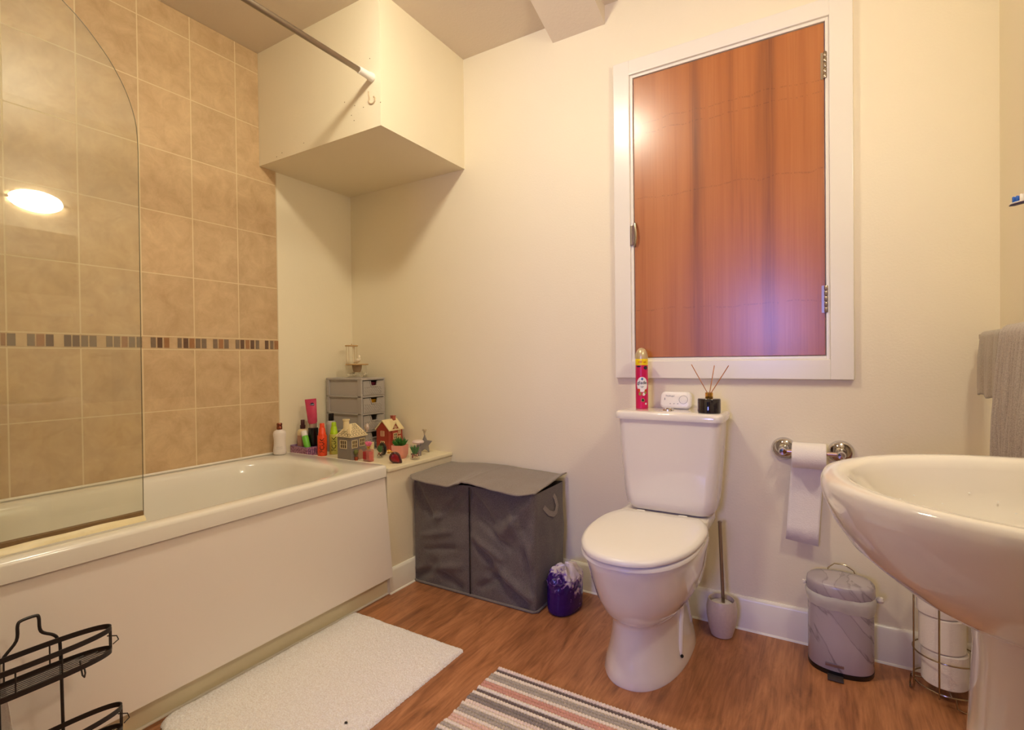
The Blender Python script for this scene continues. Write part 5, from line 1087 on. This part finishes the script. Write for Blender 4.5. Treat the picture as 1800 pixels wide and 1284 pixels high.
b = MB(); b.tube([(ax2 + 0.0068, -0.009 + 0.0075 * math.cos(t), 0.118 + 0.0075 * math.sin(t)) for t in [2 * PI * j / 20 for j in range(20)]], 0.0014, n=6, closed=True); b.tube([(ax2 + 0.0068, -0.009, 0.111), (ax2 + 0.0068, -0.009, 0.125)], 0.0008, n=5); b.tube([(ax2 + 0.0068, -0.016, 0.118), (ax2 + 0.0068, -0.002, 0.118)], 0.0008, n=5); b.obj('round_window', Mrr, rh)
b = MB(); b.box((ax2 + 0.006, -0.026, 0), (ax2 + 0.009, -0.023, 0.046)); b.box((ax2 + 0.006, 0.0, 0), (ax2 + 0.009, 0.003, 0.046)); b.box((ax2 + 0.006, -0.026, 0.046), (ax2 + 0.009, 0.003, 0.049)); b.obj('door_frame', Mrr, rh)

# plants
def succulent(parent, c, n, ln_, r_, seed, spread=0.9, m=None):
    rnd = random.Random(seed); b = MB()
    for k in range(n):
        a = rnd.uniform(0, 2 * PI); tilt = rnd.uniform(0.05, spread); L_ = ln_ * rnd.uniform(0.65, 1.0); d_ = Vector((math.cos(a) * math.sin(tilt), math.sin(a) * math.sin(tilt), math.cos(tilt))); p0 = Vector(c) + Vector((math.cos(a), math.sin(a), 0)) * r_ * rnd.uniform(0.1, 0.7) * tilt
        b.tube([p0, p0 + d_ * L_ * 0.4, p0 + d_ * L_ * 0.75 + Vector((0, 0, L_ * .04)), p0 + d_ * L_ + Vector((0, 0, L_ * .08))], [ln_ * 0.055, ln_ * 0.085, ln_ * 0.06, ln_ * 0.008], n=6)
    return b.obj('leaves', m or M['leaf'], parent, smooth=70)
pp = at('potted_succulent', 'green succulent in a pink faceted pot in front of the red house', 'potted plant', 0.585, -0.243, None, math.radians(14))
b = MB(); hw = 0.031
def oct_(s_, z, cut): w_ = hw * s_; c_ = cut * hw; return [Vector(p) for p in ((w_, -w_ + c_, z), (w_, w_ - c_, z), (w_ - c_, w_, z), (-w_ + c_, w_, z), (-w_, w_ - c_, z), (-w_, -w_ + c_, z), (-w_ + c_, -w_, z), (w_ - c_, -w_, z))]
b.loft([oct_(0.86, 0, 0.6), oct_(1.0, 0.018, 0.25), oct_(1.0, 0.062, 0.12), oct_(0.88, 0.062, 0.12), oct_(0.86, 0.052, 0.12)]); b.obj('pot', M['pink'], pp, smooth=0)
succulent(pp, (0, 0, 0.054), 60, 0.045, 0.03, 21, 1.0)
def jar_plant(label, x, y, r_, h_, seed):
    t = at('jar_succulent', label, 'potted plant', x, y, None, 0, 'succulents in clear jars')
    b = MB(); b.lathe([(r_ - 0.003, 0), (r_, 0.002), (r_, h_)], n=36, cap1=False); b.obj('jar', M['glass'], t)
    b = MB(); rnd = random.Random(seed)
    for k in range(46):
        a = rnd.uniform(0, 2 * PI); q = (r_ - 0.007) * math.sqrt(rnd.random()); s_ = rnd.uniform(0.003, 0.0048); b.lathe([(0, -s_), (s_, -s_ * .3), (s_ * .8, s_ * .6), (0, s_)], (pmat if False else (lambda *_: None))() or [Mdd, Mcr, bpy.data.materials['terracotta']][k % 3], 7, c=(q * math.cos(a), q * math.sin(a), rnd.uniform(0.008, 0.026)), cap0=False, cap1=False)
    o = b.obj('gravel', None, t, smooth=60); o['kind'] = 'stuff'
    succulent(t, (0, 0, 0.024), 34, 0.042 * h_ / 0.068, r_ * .7, seed + 1, 0.55)
jar_plant('small green succulent in a clear glass jar near the front of the ledge', 0.674, -0.238, 0.0225, 0.070, 31)
jar_plant('small succulent in a clear jar behind the pink perfume bottle', 0.497, -0.285, 0.0150, 0.058, 41)

# perfumes and trinkets
pf = at('perfume_bottle', 'pink glass perfume bottle with a pink flower top beside the grey house', 'perfume bottle', 0.512, -0.372, None, math.radians(-8))
b = MB(); b.box((-0.024, -0.014, 0), (0.024, 0.014, 0.056), bev=0.004, seg=3); b.obj('glass_body', M['pinkglass'], pf)
b = MB(); b.box((-0.020, -0.010, 0.006), (0.020, 0.010, 0.046), bev=0.003); b.obj('liquid', pmat('rose_liquid', (214, 92, 84), 0.15), pf)
b = MB(); b.box((-0.0215, -0.0155, 0.010), (-0.001, -0.0140, 0.046)); b.obj('label', pmat('crimson_label', (176, 24, 40), 0.35), pf)
b = MB(); b.lathe([(0.006, 0.056), (0.006, 0.064), (0.009, 0.066), (0.009, 0.070)], n=16); b.obj('neck', M['gold'], pf)
b = MB(); rnd = random.Random(8)
for k in range(9):
    a = 2 * PI * k / 9; tl = 0.5 + 0.5 * (k % 2); d_ = Vector((math.cos(a) * tl, math.sin(a) * tl, 1.1)).normalized(); p0 = Vector((0, 0, 0.068)); b.tube([p0, p0 + d_ * 0.010, p0 + d_ * 0.020, p0 + d_ * 0.027], [0.003, 0.0055, 0.0045, 0.0008], n=6)
b.obj('flower_top', pmat('hot_pink_petals', (226, 110, 150), 0.4), pf, smooth=70)
cb = at('cream_box', 'tiny cream carton behind the pink perfume bottle', 'carton', 0.448, -0.300, None, 0)
b = MB(); b.box((-0.017, -0.009, 0), (0.017, 0.009, 0.074), bev=0.001); b.box((-0.0175, -0.0095, 0.050), (0.0175, 0.0095, 0.052)); b.obj('carton_body', Mcr, cb)
sp_ = at('slim_atomiser', 'slim clear atomiser with a silver top behind the grey house', 'perfume bottle', 0.398, -0.272)
b = MB(); b.lathe([(0.007, 0), (0.008, 0.001), (0.008, 0.112), (0.005, 0.116)], n=20); b.obj('tube', M['glass'], sp_)
b = MB(); b.lathe([(0.0045, 0.115), (0.0045, 0.122), (0.0095, 0.126), (0.011, 0.136), (0.0085, 0.150), (0.003, 0.156), (0, 0.157)], n=22); b.obj('top', pmat('pearly_silver', (212, 196, 188), 0.2, 0.5), sp_)
bc = at('compact', 'black round compact standing on edge beside the red house', 'compact', 0.455, -0.226, None, math.radians(-14))
b = MB(); b.lathe([(0.028, -0.006), (0.030, -0.004), (0.030, 0.004), (0.028, 0.006)], n=40, c=(0, 0, 0.030), rot=(PI / 2, 0, 0)); b.obj('disc_case', M['blackp'], bc)
rd = at('teardrop_perfume', 'dark red teardrop perfume bottle with gold bow at the front of the ledge', 'perfume bottle', 0.652, -0.347, None, math.radians(40))
def drop(s_, yy):
    out = []
    for j in range(40):
        a = 2 * PI * j / 40; r_ = 0.0255; x, z = r_ * math.cos(a), r_ * math.sin(a)
        # point at the lower right
        d_ = math.cos(a - math.radians(-42)); r2_ = r_ * (1 + 0.62 * max(0, d_) ** 12)
        out.append(Vector((r2_ * s_ * math.cos(a), yy, 0.0255 + r2_ * s_ * math.sin(a) * (1 if s_ > .99 or math.sin(a) > 0 else 1))))
    return out
b = MB(); b.loft([drop(0.80, -0.012), drop(0.95, -0.009), drop(1.0, -0.003), drop(1.0, 0.004), drop(0.9, 0.010)]); b.obj('glass_body', pmat('deep_red_glass', (70, 12, 16), 0.06, coat=0.5), rd, smooth=60)
b = MB(); b.loft([drop(0.55, -0.0135), drop(0.66, -0.0118)]); b.obj('red_face', pmat('bright_red_glass', (140, 24, 30), 0.1, var=0.3, scale=50), rd)
b = MB(); p0 = Vector((-0.010, 0.0, 0.050))
b.tube([p0, p0 + Vector((-0.008, 0, 0.003))], 0.004, n=10)
for s_ in (-1, 1): b.tube([p0 + Vector((-0.006, 0, 0.003)), p0 + Vector((-0.016, 0, 0.003 + s_ * 0.007)), p0 + Vector((-0.024, 0, 0.003 + s_ * 0.006)), p0 + Vector((-0.016, 0, 0.003))], [0.002, 0.004, 0.003, 0.002], n=8)
b.obj('gold_bow', M['gold'], rd)
gs = at('silver_bottle', 'short silver bottle with white disc top behind the clear jar', 'perfume bottle', 0.628, -0.158)
b = MB(); b.lathe([(0.011, 0), (0.012, 0.001), (0.012, 0.050), (0.008, 0.054)], pmat('smoky_silver', (146, 138, 140), 0.25, 0.5), 26); b.obj('bottle', None, gs)
b = MB(); b.lathe([(0.008, 0.054), (0.008, 0.060), (0.027, 0.062), (0.029, 0.067), (0.024, 0.074), (0, 0.076)], n=32, c=(-0.004, 0, 0)); b.obj('disc_top', pmat('blush_white_plastic', (226, 206, 198), 0.3), gs)
ss = at('star_bottle', 'grey star shaped perfume bottle at the far end of the ledge', 'perfume bottle', 0.590, -0.070, None, math.radians(35))
b = MB(); st_ = [(0.030 * (1 if k % 2 == 0 else 0.50) * math.cos(PI / 2 + PI * k / 5) * 1.1, 0.034 + 0.034 * (1 if k % 2 == 0 else 0.50) * math.sin(PI / 2 + PI * k / 5) * 1.15 - 0.002) for k in range(10)]
zmin = min(z for _, z in st_); st_ = [(x * 1.2, (z - zmin) * 1.28) for x, z in st_]
b.loft([[Vector((x * .92, -0.009, (z - .042) * .92 + .042)) for x, z in st_], [Vector((x, -0.005, z)) for x, z in st_], [Vector((x, 0.005, z)) for x, z in st_], [Vector((x * .92, 0.009, (z - .042) * .92 + .042)) for x, z in st_]]); b.obj('star_body', pmat('smoky_grey_glass', (150, 144, 142), 0.15, 0.3), ss, smooth=0)
b = MB(); zt = max(z for _, z in st_) - 0.004; b.lathe([(0.005, zt), (0.005, zt + 0.010), (0.0065, zt + 0.011), (0.0065, zt + 0.020), (0.0115, zt + 0.022), (0.0115, zt + 0.030), (0, zt + 0.031)], n=20); b.obj('spray_top', pmat('cream_metal', (206, 192, 160), 0.3, 0.5), ss)

# ------------------------------------------------------------ wire caddy leaning on the bath panel
cdy = thing('shower_caddy', 'black wire two tier shower caddy leaning against the bath panel in the left foreground', 'shower caddy', (0.822, -1.650, 0.0))
def lean(x, y, z): return Vector((x + 0.0, y, z))
b = MB(); r_ = 0.0033
neck = [(0, -0.052, 0.005), (0, -0.052, 0.335), (0, -0.045, 0.375), (0, -0.022, 0.405), (0, -0.019, 0.437), (-0.002, -0.012, 0.444), (-0.002, 0.010, 0.445), (0, 0.016, 0.440), (0, 0.019, 0.408), (0, 0.040, 0.390), (0, 0.048, 0.375), (0, 0.052, 0.335), (0, 0.052, 0.005)]
def smooth_path(P, m_=5):
    out = []; P = [Vector(p) for p in P]
    for i_ in range(len(P) - 1):
        p0, p1, p2, p3 = P[max(i_ - 1, 0)], P[i_], P[i_ + 1], P[min(i_ + 2, len(P) - 1)]
        for t in range(m_):
            u = t / m_; out.append(0.5 * ((2 * p1) + (p2 - p0) * u + (2 * p0 - 5 * p1 + 4 * p2 - p3) * u * u + (3 * p1 - p0 - 3 * p2 + p3) * u ** 3))
    return out + [P[-1]]
b.tube(smooth_path([(x - 0.030 * z, y + 0.008, z) for x, y, z in neck]), r_, n=10); b.obj('back_frame', M['black'], cdy)
def basket(zt, L_, depth, tiers):
    # oval: long axis along y, front edge out in x
    cx_ = depth / 2; ov = [Vector((cx_ + depth / 2 * math.copysign(abs(math.cos(a)) ** 0.9, math.cos(a)), L_ * math.copysign(abs(math.sin(a)) ** 0.8, math.sin(a)), 0)) for a in [2 * PI * j / 64 for j in range(64)]]
    for dz in (0, -0.052):
        b = MB(); b.strip([p + Vector((0, 0, zt + dz)) for p in ov], 0.0115, 0.0022); b.obj('basket_band', M['black'], cdy, smooth=40)
    for j in (2, 15, 17, 30, 34, 62, 48):
        p = ov[j]; b = MB(); b.tube([(p.x, p.y, zt), (p.x, p.y, zt - 0.052)], 0.0016, n=6); b.obj('upright_wire', M['black'], cdy)
    for k in range(7):
        x = 0.010 + (depth - 0.02) * k / 6; yy = L_ * math.sqrt(max(0, 1 - ((x - cx_) / (depth / 2)) ** 2)) * 0.98; b = MB(); b.tube([(x, -yy, zt - 0.054), (x, yy, zt - 0.054)], 0.0014, n=6); b.obj('floor_wire', M['black'], cdy)
    for s_ in (-1, 1):
        b = MB(); p = Vector((cx_ + 0.01, s_ * L_, zt - 0.026)); b.tube([p + Vector((-0.018, -s_ * 0.004, 0.004)), p + Vector((-0.004, s_ * 0.010, 0.002)), p + Vector((0.010, s_ * 0.008, -0.002)), p + Vector((0.018, -s_ * 0.006, -0.004))], 0.0013, n=6); b.obj('side_loop', M['black'], cdy)
basket(0.379, 0.139, 0.070, 1); basket(0.182, 0.158, 0.070, 2)
for y_ in (-0.075, 0.075):
    b = MB(); b.tube([(0.050, y_, 0.335), (0.056, y_, 0.318), (0.062, y_, 0.306), (0.072, y_, 0.305), (0.077, y_, 0.316), (0.073, y_, 0.324)], 0.0018, n=6); b.obj('hook', M['black'], cdy)
cp = thing('clear_soap_dish', 'clear plastic sucker cup stuck on the bath panel behind the caddy', 'suction cup', (0.7065, -1.555, 0.27), rot=(0, math.radians(-9), 0))
b = MB(); b.lathe([(0.026, 0.003), (0.024, 0.006), (0.008, 0.012), (0.006, 0.018)], n=28, rot=(0, PI / 2, 0), cap0=False); b.obj('cup', M['film'], cp)
sb = thing('shampoo_bottle', 'cerise capped bottle on the caddy lower tier at the bottom left corner', 'shampoo bottle', (0.862, -1.735, 0.142))
b = MB(); b.lathe([(0.020, 0), (0.024, 0.003), (0.024, 0.075), (0.014, 0.088)], M['plastic'], 28); b.obj('bottle', None, sb)
b = MB(); b.lathe([(0.0145, 0.088), (0.0145, 0.106), (0.012, 0.108), (0, 0.108)], n=24); b.obj('cap', pmat('cerise_cap', (176, 30, 84), 0.3), sb)
